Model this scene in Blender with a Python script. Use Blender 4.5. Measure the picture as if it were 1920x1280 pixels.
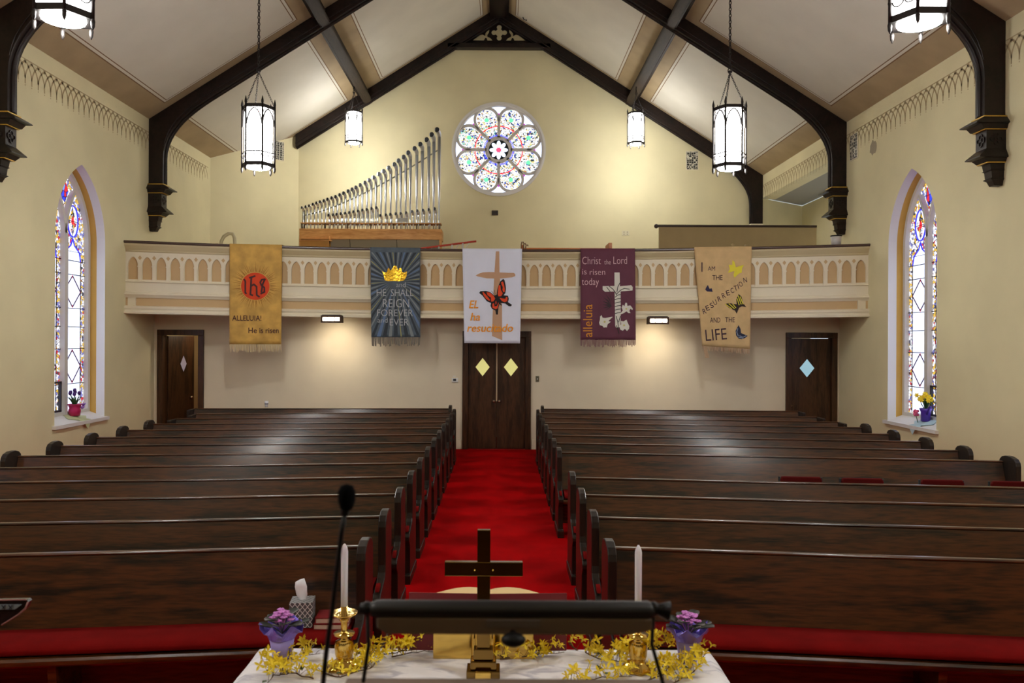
import bpy, bmesh, math, random
from mathutils import Vector, Matrix, Euler
R = math.radians
random.seed(7)
for o in list(bpy.data.objects): bpy.data.objects.remove(o)
SC = bpy.context.scene
COL = SC.collection

# ------------------------------------------------------------------ camera, world, exposure
F, CX, CH, VX = 1500.0, 0.08, 2.2, 939.0
ROLL = 0.0046
cam = bpy.data.cameras.new('camera')
cam.sensor_width = 36; cam.lens = 36 * F / 1920
cam.shift_x = (960 - VX) / 1920
cam.clip_start = 0.05; cam.clip_end = 200
cam.dof.use_dof = True; cam.dof.focus_distance = 8.0; cam.dof.aperture_fstop = 5.2
camo = bpy.data.objects.new('camera', cam); COL.objects.link(camo)
camo.matrix_world = Matrix.Translation((CX, 0, CH)) @ Matrix.Rotation(R(90), 4, 'X') @ Matrix.Rotation(ROLL, 4, 'Z')
SC.camera = camo
w = bpy.data.worlds.new('world'); SC.world = w; w.use_nodes = True
w.node_tree.nodes['Background'].inputs[0].default_value = (.75, .85, 1, 1)
w.node_tree.nodes['Background'].inputs[1].default_value = 1.0
SC.view_settings.view_transform = 'Standard'; SC.view_settings.look = 'None'
SC.view_settings.exposure = 1.72; SC.view_settings.gamma = 1
SC.view_settings.use_curve_mapping = False
try:
    SC.cycles.use_denoising = True
    SC.cycles.max_bounces = 10; SC.cycles.diffuse_bounces = 6
    SC.cycles.sample_clamp_indirect = 6
except Exception: pass
LANTERN_GLOW = 9.0; SCONCE_GLOW = 4.0; DAY = .52

def at(px, py, Y):
    """world X, Z of a photo pixel lying at distance Y from the camera"""
    dx, dy = px - 960, py - 640
    px2, py2 = px + dy * ROLL, py - dx * ROLL
    return CX + (px2 - VX) * Y / F, CH + (640 - py2) * Y / F

# ------------------------------------------------------------------ materials
def srgb(r, g, b):
    f = lambda v: (v / 255 / 12.92) if v / 255 <= .04045 else ((v / 255 + .055) / 1.055) ** 2.4
    return (f(r), f(g), f(b), 1)
MATS = {}
def mat(name, col=None, rough=.6, metal=0, emis=0, var=0, vscale=3, bump=0, bscale=40, coat=0, sheen=0, trans=0, spec=.5):
    if name in MATS: return MATS[name]
    m = bpy.data.materials.new(name); m.use_nodes = True; MATS[name] = m
    nt = m.node_tree; b = nt.nodes['Principled BSDF']; c = srgb(*col)
    b.inputs['Base Color'].default_value = c
    b.inputs['Roughness'].default_value = rough; b.inputs['Metallic'].default_value = metal
    b.inputs['Coat Weight'].default_value = coat; b.inputs['Sheen Weight'].default_value = sheen
    b.inputs['Coat Roughness'].default_value = .25
    b.inputs['Specular IOR Level'].default_value = spec
    b.inputs['Transmission Weight'].default_value = trans
    if emis:
        b.inputs['Emission Color'].default_value = c; b.inputs['Emission Strength'].default_value = emis
    tc = None
    if var or bump:
        tc = nt.nodes.new('ShaderNodeTexCoord')
    if var:
        n = nt.nodes.new('ShaderNodeTexNoise'); n.inputs['Scale'].default_value = vscale; n.inputs['Detail'].default_value = 5
        nt.links.new(tc.outputs['Object'], n.inputs['Vector'])
        r = nt.nodes.new('ShaderNodeValToRGB')
        r.color_ramp.elements[0].position = .3; r.color_ramp.elements[1].position = .7
        r.color_ramp.elements[0].color = tuple(v * (1 - var) for v in c[:3]) + (1,)
        r.color_ramp.elements[1].color = tuple(min(1, v * (1 + var)) for v in c[:3]) + (1,)
        nt.links.new(n.outputs['Fac'], r.inputs['Fac']); nt.links.new(r.outputs['Color'], b.inputs['Base Color'])
        if emis: nt.links.new(r.outputs['Color'], b.inputs['Emission Color'])
    if bump:
        n2 = nt.nodes.new('ShaderNodeTexNoise'); n2.inputs['Scale'].default_value = bscale; n2.inputs['Detail'].default_value = 4
        nt.links.new(tc.outputs['Object'], n2.inputs['Vector'])
        bp = nt.nodes.new('ShaderNodeBump'); bp.inputs['Strength'].default_value = bump; bp.inputs['Distance'].default_value = .01
        nt.links.new(n2.outputs['Fac'], bp.inputs['Height']); nt.links.new(bp.outputs['Normal'], b.inputs['Normal'])
    return m
def wood(name, dark, light, scale=(1.1, 16, 16), rough=.34, coat=.25, bands=.5, bump=.12):
    m = bpy.data.materials.new(name); m.use_nodes = True; MATS[name] = m
    nt = m.node_tree; N = nt.nodes; L = nt.links; b = N['Principled BSDF']
    tc = N.new('ShaderNodeTexCoord'); oi = N.new('ShaderNodeObjectInfo')
    mul = N.new('ShaderNodeMath'); mul.operation = 'MULTIPLY'; mul.inputs[1].default_value = 37.0
    L.new(oi.outputs['Random'], mul.inputs[0])
    add = N.new('ShaderNodeVectorMath'); add.operation = 'ADD'
    L.new(tc.outputs['Object'], add.inputs[0]); L.new(mul.outputs[0], add.inputs[1])
    mp = N.new('ShaderNodeMapping'); mp.inputs['Scale'].default_value = scale
    L.new(add.outputs[0], mp.inputs['Vector'])
    n = N.new('ShaderNodeTexNoise'); n.inputs['Scale'].default_value = .8; n.inputs['Detail'].default_value = 5; n.inputs['Distortion'].default_value = .6
    L.new(mp.outputs[0], n.inputs['Vector'])
    # cathedral rings: fract of a low noise
    m2 = N.new('ShaderNodeMath'); m2.operation = 'MULTIPLY'; m2.inputs[1].default_value = 14
    L.new(n.outputs['Fac'], m2.inputs[0])
    s = N.new('ShaderNodeMath'); s.operation = 'SINE'; L.new(m2.outputs[0], s.inputs[0])
    fn = N.new('ShaderNodeTexNoise'); fn.inputs['Scale'].default_value = 6; fn.inputs['Detail'].default_value = 6
    L.new(mp.outputs[0], fn.inputs['Vector'])
    mx = N.new('ShaderNodeMath'); mx.operation = 'MULTIPLY_ADD'; mx.inputs[1].default_value = bands * .3
    L.new(s.outputs[0], mx.inputs[0]); L.new(fn.outputs['Fac'], mx.inputs[2])
    r = N.new('ShaderNodeValToRGB')
    r.color_ramp.elements[0].position = .3; r.color_ramp.elements[1].position = .75
    r.color_ramp.elements[0].color = srgb(*dark); r.color_ramp.elements[1].color = srgb(*light)
    L.new(mx.outputs[0], r.inputs['Fac']); L.new(r.outputs['Color'], b.inputs['Base Color'])
    b.inputs['Roughness'].default_value = rough; b.inputs['Coat Weight'].default_value = coat; b.inputs['Coat Roughness'].default_value = .17; b.inputs['Specular IOR Level'].default_value = .3
    bp = N.new('ShaderNodeBump'); bp.inputs['Strength'].default_value = bump; bp.inputs['Distance'].default_value = .004
    L.new(fn.outputs['Fac'], bp.inputs['Height']); L.new(bp.outputs['Normal'], b.inputs['Normal'])
    return m
def mosaic(name, scale, stops, strength):
    """stained glass chips: voronoi cells coloured by random, dark leads, lit from outside"""
    m = bpy.data.materials.new(name); m.use_nodes = True; MATS[name] = m
    nt = m.node_tree; N = nt.nodes; L = nt.links; b = N['Principled BSDF']
    tc = N.new('ShaderNodeTexCoord')
    v = N.new('ShaderNodeTexVoronoi'); v.inputs['Scale'].default_value = scale
    L.new(tc.outputs['Object'], v.inputs['Vector'])
    sp = N.new('ShaderNodeSeparateColor'); L.new(v.outputs['Color'], sp.inputs[0])
    r = N.new('ShaderNodeValToRGB'); r.color_ramp.interpolation = 'CONSTANT'
    els = r.color_ramp.elements
    while len(els) < len(stops): els.new(.5)
    for e, (p, c) in zip(els, stops): e.position = p; e.color = srgb(*c)
    L.new(sp.outputs[0], r.inputs['Fac'])
    e = N.new('ShaderNodeTexVoronoi'); e.feature = 'DISTANCE_TO_EDGE'; e.inputs['Scale'].default_value = scale
    L.new(tc.outputs['Object'], e.inputs['Vector'])
    gt = N.new('ShaderNodeMath'); gt.operation = 'GREATER_THAN'; gt.inputs[1].default_value = .05
    L.new(e.outputs['Distance'], gt.inputs[0])
    ml = N.new('ShaderNodeMath'); ml.operation = 'MULTIPLY'; ml.inputs[1].default_value = strength
    L.new(gt.outputs[0], ml.inputs[0])
    L.new(r.outputs['Color'], b.inputs['Emission Color']); L.new(ml.outputs[0], b.inputs['Emission Strength'])
    b.inputs['Base Color'].default_value = srgb(40, 40, 50); b.inputs['Roughness'].default_value = .2
    return m

PLASTER = mat('wall_plaster', (221, 211, 170), .85, var=.05, vscale=1.2, bump=.12, bscale=60)
PLASTER_LOW = mat('wall_plaster_under_gallery', (222, 210, 184), .85, var=.05, vscale=1.2, bump=.1, bscale=60)
CEIL = mat('ceiling_plaster', (210, 205, 192), .8, var=.04, vscale=1.5, bump=.08)
TAN = mat('ceiling_border_tan', (166, 145, 112), .8, var=.1, vscale=2)
TANLINE = mat('ceiling_border_line', (120, 92, 62), .8)
CREAM = mat('cream_paint', (222, 212, 184), .55, var=.03)
STENCIL = mat('stencil_paint', (180, 162, 124), .85)
REVEAL = mat('white_reveal_paint', (222, 220, 216), .6)
OCHRE = mat('ochre_reveal_paint', (204, 160, 70), .6, var=.06)
BALC = mat('balcony_cream_paint', (226, 215, 188), .5, var=.03)
BALCTAN = mat('balcony_tan_paint', (198, 166, 118), .6, var=.04)
BALCTAN2 = mat('balcony_cornice_paint', (196, 180, 140), .55)
BEAM = wood('dark_truss_wood', (18, 11, 9), (36, 23, 19), (3, 3, 3), .42, .05)
PURL = wood('purlin_wood', (30, 20, 15), (54, 40, 31), (14, 1, 14), .6, 0)
GOLDLINE = mat('gold_line_paint', (200, 160, 60), .4, metal=.3)
PEW = wood('pew_oak', (26, 13, 4), (80, 42, 14), (.8, 8, 12), .32, .55, .6, .01)
PEWEND = wood('pew_end_oak', (20, 13, 7), (38, 25, 15), (12, 4, 2), .42, .2, .5, .03)
DOORW = wood('door_oak', (44, 27, 14), (76, 48, 27), (10, 10, 1.2), .4, .15, .6)
LIGHTW = wood('organ_pine', (176, 120, 62), (214, 160, 96), (1, 1, 9), .45, .1, .5)
ORANGEW = wood('bench_orange_wood', (160, 84, 30), (196, 116, 50), (1, 6, 6), .4, .1, .4)
CARPET = mat('red_carpet', (168, 0, 4), .95, var=.25, vscale=2.2, bump=.5, bscale=300, spec=.05)
CUSH = mat('red_cushion_fabric', (108, 10, 8), .9, var=.15, vscale=6, bump=.2, bscale=200, spec=.08)
LANTB = mat('lantern_boosted_end', (252, 251, 248), .5, emis=LANTERN_GLOW * 6.5)  # glow boosted on bowl and top disc to light the room
LANTG = mat('lantern_lit_glass', (252, 251, 250), .5, emis=LANTERN_GLOW)
IRON = mat('black_iron', (48, 44, 42), .5, metal=.6)
BRASS = mat('polished_brass', (214, 178, 92), .12, metal=1)
BLACK = mat('black_metal', (8, 7, 7), .5, spec=.25)
FOAM = mat('black_foam', (3, 3, 4), 1, spec=.1)
STEEL = mat('organ_pipe_metal', (205, 208, 214), .28, metal=1)
HOLE = mat('pipe_mouth_black', (10, 10, 12), .8)
TRACERY = mat('grey_tracery_paint', (206, 203, 198), .6)
LEAD = mat('lead_came', (30, 32, 50), .6, spec=.2)
G_CLEAR = mat('lit_clear_glass', (214, 226, 255), .2, emis=DAY)
G_BLUE = mat('lit_blue_glass', (40, 50, 235), .2, emis=DAY * 1.2)
G_RED = mat('lit_red_glass', (225, 40, 50), .2, emis=DAY * 1.1)
G_GREEN = mat('lit_green_glass', (96, 215, 150), .2, emis=DAY * .9)
G_PURP = mat('lit_purple_glass', (165, 50, 165), .2, emis=DAY * .7)
G_DARK = mat('dark_glass', (40, 50, 50), .2)
G_PINK = mat('lit_pink_glass', (240, 70, 105), .2, emis=DAY * .9)
G_MOS = mosaic('lit_rose_glass_chips', 27, [(0, (255, 255, 255)), (.50, (250, 225, 140)), (.58, (255, 255, 255)), (.76, (60, 80, 185)), (.83, (190, 140, 80)), (.88, (40, 60, 70)), (.94, (150, 200, 190))], DAY * .85)
G_BORD = mosaic('lit_border_glass_chips', 22, [(0, (240, 240, 250)), (.35, (220, 180, 70)), (.6, (120, 120, 190)), (.75, (240, 240, 250)), (.88, (190, 40, 50)), (.94, (60, 60, 70))], DAY * .8)
G_TOP = mosaic('lit_blue_red_chips', 11, [(0, (40, 60, 230)), (.42, (200, 30, 45)), (.68, (110, 140, 240)), (.85, (240, 230, 210))], DAY * .9)

# ------------------------------------------------------------------ mesh kit
class MB:
    def __init__(s): s.v = []; s.f = []; s.m = []; s.s = []
    def add(s, vs, fs, m=0, smooth=False):
        k = len(s.v); s.v += [tuple(v) for v in vs]
        for f in fs: s.f.append(tuple(i + k for i in f)); s.m.append(m); s.s.append(smooth)
        return s
    def box(s, x0, x1, y0, y1, z0, z1, m=0):
        vs = [(x, y, z) for x in (x0, x1) for y in (y0, y1) for z in (z0, z1)]
        return s.add(vs, [(0, 1, 3, 2), (4, 6, 7, 5), (0, 4, 5, 1), (2, 3, 7, 6), (0, 2, 6, 4), (1, 5, 7, 3)], m)
    def prism(s, poly, a, b, axis='y', m=0, smooth=False):
        """poly of (u,v); axis y: u=x v=z; axis x: u=y v=z; axis z: u=x v=y"""
        if axis == 'y': P = lambda u, v, t: (u, t, v)
        elif axis == 'x': P = lambda u, v, t: (t, u, v)
        else: P = lambda u, v, t: (u, v, t)
        n = len(poly)
        vs = [P(u, v, a) for u, v in poly] + [P(u, v, b) for u, v in poly]
        s.add(vs, [tuple(range(n)), tuple(range(2 * n - 1, n - 1, -1))], m)
        return s.add(vs, [(i, (i + 1) % n, n + (i + 1) % n, n + i) for i in range(n)], m, smooth)
    def tube(s, path, r, n=8, m=0, closed=False, flat=None, up=None):
        path = [Vector(p) for p in path]; k = len(path); vs = []
        prev = None
        for i, p in enumerate(path):
            if closed: t = path[(i + 1) % k] - path[i - 1]
            else: t = path[min(i + 1, k - 1)] - path[max(i - 1, 0)]
            t.normalize()
            if up is not None: u = Vector(up)
            elif prev is None: u = Vector((0, 0, 1)) if abs(t.z) < .9 else Vector((1, 0, 0))
            else: u = prev
            a = t.cross(u)
            if a.length < 1e-6: a = t.orthogonal()
            a.normalize(); b = a.cross(t).normalized(); prev = b
            rr = r[i] if isinstance(r, (list, tuple)) else r
            ra, rb = (rr, rr) if flat is None else (rr, rr * flat)
            for j in range(n):
                q = 2 * math.pi * (j + .5) / n
                vs.append(p + a * math.cos(q) * ra + b * math.sin(q) * rb)
        fs = []
        for i in range(k if closed else k - 1):
            for j in range(n):
                i2 = (i + 1) % k
                fs.append((i * n + j, i * n + (j + 1) % n, i2 * n + (j + 1) % n, i2 * n + j))
        s.add(vs, fs, m, n > 4)
        if not closed:
            s.add(vs[:n], [tuple(range(n))], m); s.add(vs[-n:], [tuple(range(n))], m)
        return s
    def lathe(s, prof, c=(0, 0, 0), n=20, m=0, smooth=True, sx=1, sy=1, rot=0):
        vs = []; fs = []; k = len(prof)
        for r, z in prof:
            for j in range(n):
                q = 2 * math.pi * j / n + rot
                vs.append((c[0] + r * sx * math.cos(q), c[1] + r * sy * math.sin(q), c[2] + z))
        for i in range(k - 1):
            for j in range(n): fs.append((i * n + j, i * n + (j + 1) % n, (i + 1) * n + (j + 1) % n, (i + 1) * n + j))
        s.add(vs, fs, m, smooth)
        if prof[0][0] > 1e-5: s.add(vs[:n], [tuple(range(n))], m)
        if prof[-1][0] > 1e-5: s.add(vs[-n:], [tuple(range(n))], m)
        return s
    def ball(s, c, r, m=0, n=12, sz=None, sy=None):
        sz = sz or r; pr = [(max(1e-6, math.sin(math.pi * i / 8)) , -math.cos(math.pi * i / 8)) for i in range(9)]
        vs0 = len(s.v)
        return s.lathe([(r * a, sz * b) for a, b in pr], c, n, m, True, 1, (sy or r) / r)
    def merge(s, o):
        k = len(s.v); s.v += o.v; s.f += [tuple(i + k for i in f) for f in o.f]; s.m += o.m; s.s += o.s; return s
    def xf(s, fn):
        s.v = [tuple(fn(Vector(v))) for v in s.v]; return s
    def build(s, name, mats, parent=None, bevel=0, seg=2, clean=True, local=False):
        me = bpy.data.meshes.new(name)
        off = Vector((0, 0, 0)) if (parent is None or local) else world_loc(parent)
        me.from_pydata([tuple(Vector(v) - off) for v in s.v], [], s.f)
        for mm in (mats if isinstance(mats, (list, tuple)) else [mats]): me.materials.append(mm)
        me.polygons.foreach_set('material_index', s.m); me.polygons.foreach_set('use_smooth', s.s)
        if clean:
            bm = bmesh.new(); bm.from_mesh(me)
            bmesh.ops.remove_doubles(bm, verts=bm.verts, dist=1e-5)
            bmesh.ops.recalc_face_normals(bm, faces=bm.faces)
            bm.to_mesh(me); bm.free()
        me.update()
        o = bpy.data.objects.new(name, me); COL.objects.link(o)
        if parent is not None: o.parent = parent
        if bevel:
            b = o.modifiers.new('bevel', 'BEVEL'); b.width = bevel; b.segments = seg; b.limit_method = 'ANGLE'; b.angle_limit = R(40)
        return o
def world_loc(o):
    L = Vector(o.location)
    while o.parent is not None: o = o.parent; L += Vector(o.location)
    return L
def tag(o, label=None, cat=None, group=None, kind=None):
    if label: o['label'] = label
    if cat: o['category'] = cat
    if group: o['group'] = group
    if kind: o['kind'] = kind
    return o
def thing(name, label, cat, loc=(0, 0, 0), rz=0, group=None):
    o = bpy.data.objects.new(name, None); COL.objects.link(o); o.empty_display_size = .1
    o.location = loc; o.rotation_euler = (0, 0, rz)
    return tag(o, label, cat, group)
def dup(o, loc=None, rz=None, label=None, group=None, parent=None):
    c = o.copy(); COL.objects.link(c)
    if parent is not None: c.parent = parent
    if loc is not None: c.location = loc
    if rz is not None: c.rotation_euler = (0, 0, rz)
    if label: c['label'] = label
    if group: c['group'] = group
    for ch in list(o.children): dup(ch, parent=c)
    return c
def struct(o): o['kind'] = 'structure'; return o

def filled(outer, holes=(), extrude=0.0):
    """2D polygon with holes -> (verts (u,v,t), faces)"""
    cu = bpy.data.curves.new('tmp', 'CURVE'); cu.dimensions = '2D'; cu.fill_mode = 'BOTH'; cu.extrude = extrude
    for poly in [outer] + list(holes):
        sp = cu.splines.new('POLY'); sp.points.add(len(poly) - 1); sp.use_cyclic_u = True
        for p, (u, v) in zip(sp.points, poly): p.co = (u, v, 0, 1)
    ob = bpy.data.objects.new('tmp', cu); COL.objects.link(ob)
    dg = bpy.context.evaluated_depsgraph_get(); me = ob.evaluated_get(dg).to_mesh()
    vs = [tuple(v.co) for v in me.vertices]; fs = [tuple(p.vertices) for p in me.polygons]
    ob.evaluated_get(dg).to_mesh_clear(); bpy.data.objects.remove(ob); bpy.data.curves.remove(cu)
    return vs, fs
def text2d(body, off=0.0, shear=0.0):
    cu = bpy.data.curves.new('tmp', 'FONT'); cu.body = body; cu.size = 1; cu.offset = off; cu.shear = shear; cu.resolution_u = 3
    ob = bpy.data.objects.new('tmp', cu); COL.objects.link(ob)
    dg = bpy.context.evaluated_depsgraph_get(); me = ob.evaluated_get(dg).to_mesh()
    vs = [(v.co.x, v.co.y) for v in me.vertices]; fs = [tuple(p.vertices) for p in me.polygons]
    ob.evaluated_get(dg).to_mesh_clear(); bpy.data.objects.remove(ob); bpy.data.curves.remove(cu)
    return vs, fs
def circ(u, v, r, n=32, a0=0, a1=2 * math.pi):
    full = abs(a1 - a0 - 2 * math.pi) < 1e-6
    return [(u + r * math.cos(a0 + (a1 - a0) * i / (n if full else n - 1)), v + r * math.sin(a0 + (a1 - a0) * i / (n if full else n - 1))) for i in range(n)]

# ------------------------------------------------------------------ room dimensions
WX = 7.0; EZ = 6.63; SL = 0.634; YB = 21.4; YL = 16.35; YN = -3.0
zc = lambda x: EZ + SL * (WX - abs(x))
RIDGE = zc(0)
WIN_Y, WIN_HW, SILL, SPR, WR = 13.5, .8, .82, 3.9, 1.377
def lancet(c, hw, z0, spr, rad, n=14):
    """pointed arch outline, counter-clockwise from lower left"""
    apex = math.sqrt(rad * rad - (rad - hw) ** 2); a1 = math.asin(apex / rad)
    pts = [(c - hw, z0), (c + hw, z0)]
    for i in range(n + 1):
        q = a1 * i / n; pts.append((c + hw - rad + rad * math.cos(q), spr + rad * math.sin(q)))
    for i in range(n - 1, -1, -1):
        q = a1 * i / n; pts.append((c - hw + rad - rad * math.cos(q), spr + rad * math.sin(q)))
    return pts
WIN_CENTRES = [13.5, 8.4, 3.3]

# floor and chancel platform
struct(MB().box(-WX - .4, WX + .4, YN, YB + .3, -.1, 0).build('floor', CARPET))
pl = MB().box(-3.2, 3.2, YN + .05, 1.85, 0, .4).box(-3.2, 3.2, YN + .05, 1.55, .4, .6).build('chancel_platform', DOORW, bevel=.01)
tag(pl, 'dark wooden chancel platform at the head of the aisle', 'platform', kind='structure')

def side_wall(name, s, outline):
    vs, fs = filled(outline, [lancet(c, WIN_HW, SILL, SPR, WR) for c in WIN_CENTRES])
    mb = MB()
    mb.add([(s * WX, u, v) for u, v, t in vs], fs)
    # outer leaf for thickness
    vs2, fs2 = filled(outline, [lancet(c, WIN_HW, SILL, SPR, WR) for c in WIN_CENTRES])
    mb.add([(s * (WX + .4), u, v) for u, v, t in vs2], fs2)
    n = len(outline)
    mb.add([(s * WX, u, v) for u, v in outline] + [(s * (WX + .4), u, v) for u, v in outline], [(i, (i + 1) % n, n + (i + 1) % n, n + i) for i in range(n)])
    for c in WIN_CENTRES:   # reveals: white, then an ochre strip next to the frame
        L = lancet(c, WIN_HW, SILL, SPR, WR); k = len(L)
        for x0, x1, m in ((WX, WX + .15, 1), (WX + .15, WX + .27, 2), (WX + .27, WX + .4, 1)):
            vs = [(s * x0, u, v) for u, v in L] + [(s * x1, u, v) for u, v in L]
            mb.add(vs, [(i, i + 1, k + i + 1, k + i) for i in range(1, k - 1)] + [(k - 1, 0, k, 2 * k - 1)], m, False)
    o = mb.build(name, [PLASTER, REVEAL, OCHRE], clean=False)
    return struct(o)
side_wall('wall_left', -1, [(YN, 0), (19.6, 0), (19.6, EZ + .02), (YN, EZ + .02)])
wr = side_wall('wall_right', 1, [(YN, 0), (16.9, 0), (16.9, 6.03), (YB, 6.03), (YB, EZ + .02), (YN, EZ + .02)])

# window sills (sloping), frames, tracery, glass
def sidewindow(idx, s, c, detail=True):
    X = lambda d: s * (WX + d)
    root = thing('window_%d' % idx, None, None, (X(.33), c, SILL)); struct(root)
    # sill
    sb = MB()
    hw = WIN_HW
    sb.prism([(WX + .0, SILL - .03), (WX + .36, SILL - .03), (WX + .36, SILL + .14), (WX + .0, SILL + .006)], c - hw, c + hw, 'y')
    sb.v = [(s * x, y, z) for x, y, z in sb.v]
    sb.box(min(X(-.06), X(-.001)), max(X(-.06), X(-.001)), c - hw - .07, c + hw + .07, SILL - .05, SILL + .008)
    sb.build('window_sill', REVEAL, root)
    # frame following the arch
    fm = MB()
    out = lancet(c, hw, SILL + .1, SPR, WR); inn = lancet(c, hw - .075, SILL + .16, SPR, WR - .075)
    def ring(mb, A, B, x0, x1, m=0):
        n = len(A)
        vs = [(X(x0), u, v) for u, v in A] + [(X(x0), u, v) for u, v in B] + [(X(x1), u, v) for u, v in A] + [(X(x1), u, v) for u, v in B]
        fs = []
        for i in range(n):
            j = (i + 1) % n
            fs += [(i, j, n + j, n + i), (n + i, n + j, 3 * n + j, 3 * n + i), (i, j, 2 * n + j, 2 * n + i)]
        mb.add(vs, fs, m)
    ring(fm, out, inn, .26, .36)
    # mullion and Y tracery
    fm.box(min(X(.25), X(.36)), max(X(.25), X(.36)), c - .05, c + .05, SILL + .1, SPR + .1)
    for sg in (-1, 1):
        arm = []
        for i in range(15):
            q = .95 * i / 14 * math.asin(min(1, .98)) ; q = i / 14 * .66
            u = c + sg * (WR - WR * math.cos(q)); v = SPR + WR * math.sin(q)
            if v > SPR + math.sqrt(max(0, WR ** 2 - (abs(u - c) + WR - hw) ** 2)) + .02: break
            arm.append((X(.3), u, v))
        fm.tube(arm, .045, 4, 0, up=(1, 0, 0), flat=1.2)
    fm.build('window_frame', TRACERY, root)
    # glass
    gx = .34
    def poly(pts, m, layer, mb):
        mb.add([(X(gx - layer * .003), u, v) for u, v in pts], [tuple(range(len(pts)))], m)
    g = MB()
    poly(lancet(c, hw - .03, SILL + .12, SPR, WR - .03), 1, 0, g)
    # kite at the head
    kz = SPR + .45
    poly([(c, kz), (c + .2, kz + .38), (c, SPR + 1.2), (c - .2, kz + .38)], 3, 1, g)
    lead = MB()
    ln = lambda a, b, r=.006, m=0: lead.tube([(X(gx - .014), a[0], a[1]), (X(gx - .014), b[0], b[1])], r, 4, m)
    for sg in (-1, 1):
        cc = c + sg * .385; wl = .335     # light centre, half width
        zt = SPR - .02
        # clear field with an ogee head
        b0, b1 = (cc - .322, cc + .205)
        mid = (b0 + b1) / 2
        field = [(b0, SILL + .17), (b1, SILL + .17), (b1, zt - .32), (b1 - .05, zt - .16), (mid + .06, zt - .06), (mid, zt + .06), (mid - .06, zt - .06), (b0 + .05, zt - .16), (b0, zt - .32)]
        poly(field, 0, 1, g)
        for a, b in zip(field[2:], field[3:] + field[:1]): ln(a, b, .011, 1)
        ln((b0, SILL + .17), (b0, zt - .3), .008, 1); ln((b1, SILL + .17), (b1, zt - .32), .006, 0)
        # oval medallion
        mz = SPR + .34; mc = mid + .0 * sg
        ov = [(mc + .165 * math.cos(q * math.pi / 12), mz + .27 * math.sin(q * math.pi / 12)) for q in range(24)]
        poly(ov, 0, 2, g)
        for a, b in zip(ov, ov[1:] + ov[:1]): ln(a, b, .013, 1)
        ov2 = [(mc + .12 * math.cos(q * math.pi / 8) * (1 + .25 * math.cos(q * math.pi / 2)), mz + .2 * math.sin(q * math.pi / 8) * (1 + .25 * math.cos(q * math.pi / 2))) for q in range(16)]
        poly(ov2, 1, 3, g)
        poly([(mc + .05 * math.cos(q * math.pi / 4), mz + .065 * math.sin(q * math.pi / 4)) for q in range(8)], 2, 4, g)
        ln((mc - .165, mz), (mc + .165, mz), .006); ln((mc, mz - .27), (mc, mz + .27), .004)
        # saddle bars and lozenges
        zs = [SILL + .62, SILL + 1.22, SILL + 1.60, SILL + 1.92, SILL + 2.5, zt - .32]
        for z in zs: ln((cc - wl, z), (cc + wl, z), .009)
        ln((b0, SILL + 2.9), (b1, SILL + 2.9), .005)
        for z0, z1 in ((zs[0], zs[1]), (zs[3], zs[4])):
            zm = (z0 + z1) / 2
            for a, b in (((mid, z0 + .02), (b1, zm)), ((b1, zm), (mid, z1 - .02)), ((mid, z1 - .02), (b0, zm)), ((b0, zm), (mid, z0 + .02))): ln(a, b, .009, 2)
            for p in ((mid, z0 + .03), (b1, zm), (b0, zm), (mid, z1 - .03)): poly([(p[0] - .02, p[1]), (p[0], p[1] - .03), (p[0] + .02, p[1]), (p[0], p[1] + .03)], 2, 4, g)
        for z in [SILL + .3 + .3 * i for i in range(9)]:
            poly([(b1 + .005, z), (b1 + .03, z + .03), (b1 + .005, z + .06)], 2, 3, g)
    g.build('stained_glass', [G_CLEAR, G_BORD, G_RED, G_TOP], root, clean=False)
    lead.build('lead_bars', [LEAD, mat('blue_came', (40, 40, 200), .4, emis=.35), mat('wine_came', (70, 24, 60), .5)], root)
    if detail:  # the dark opening casement at the foot of the near light
        h = MB(); y0, y1, z0, z1 = c - .64, c - .1, SILL + .17, SILL + .68
        for a in ((y0, y0 + .035, z0, z1), (y1 - .035, y1, z0, z1), (y0, y1, z0, z0 + .03), (y0, y1, z1 - .03, z1)):
            h.box(min(X(.27), X(.31)), max(X(.27), X(.31)), *a)
        h.build('casement_frame', mat('dark_casement', (38, 36, 44), .5), root)
    return root
k = 0
for s in (-1, 1):
    for i, c in enumerate(WIN_CENTRES):
        k += 1; sidewindow(k, s, c, i == 0)

# back walls
DOORS = [(-6.93, -5.98), (-.70, .70), (5.90, 6.95)]   # casing outer edges
DZ = 2.41
holes = [[(a + .1, .001), (b - .1, .001), (b - .1, DZ - .1), (a + .1, DZ - .1)] for a, b in DOORS]
vs, fs = filled([(-WX, 0), (WX, 0), (WX, 2.74), (-WX, 2.74)], holes)
mb = MB(); mb.add([(u, YL, v) for u, v, t in vs], fs)
for a, b in DOORS:
    P = [(a + .1, 0), (a + .1, DZ - .1), (b - .1, DZ - .1), (b - .1, 0)]
    mb.add([(u, YL, v) for u, v in P] + [(u, YL + .2, v) for u, v in P], [(i, i + 1, 5 + i, 4 + i) for i in range(3)])
struct(mb.build('wall_back', PLASTER_LOW, clean=False))
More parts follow.
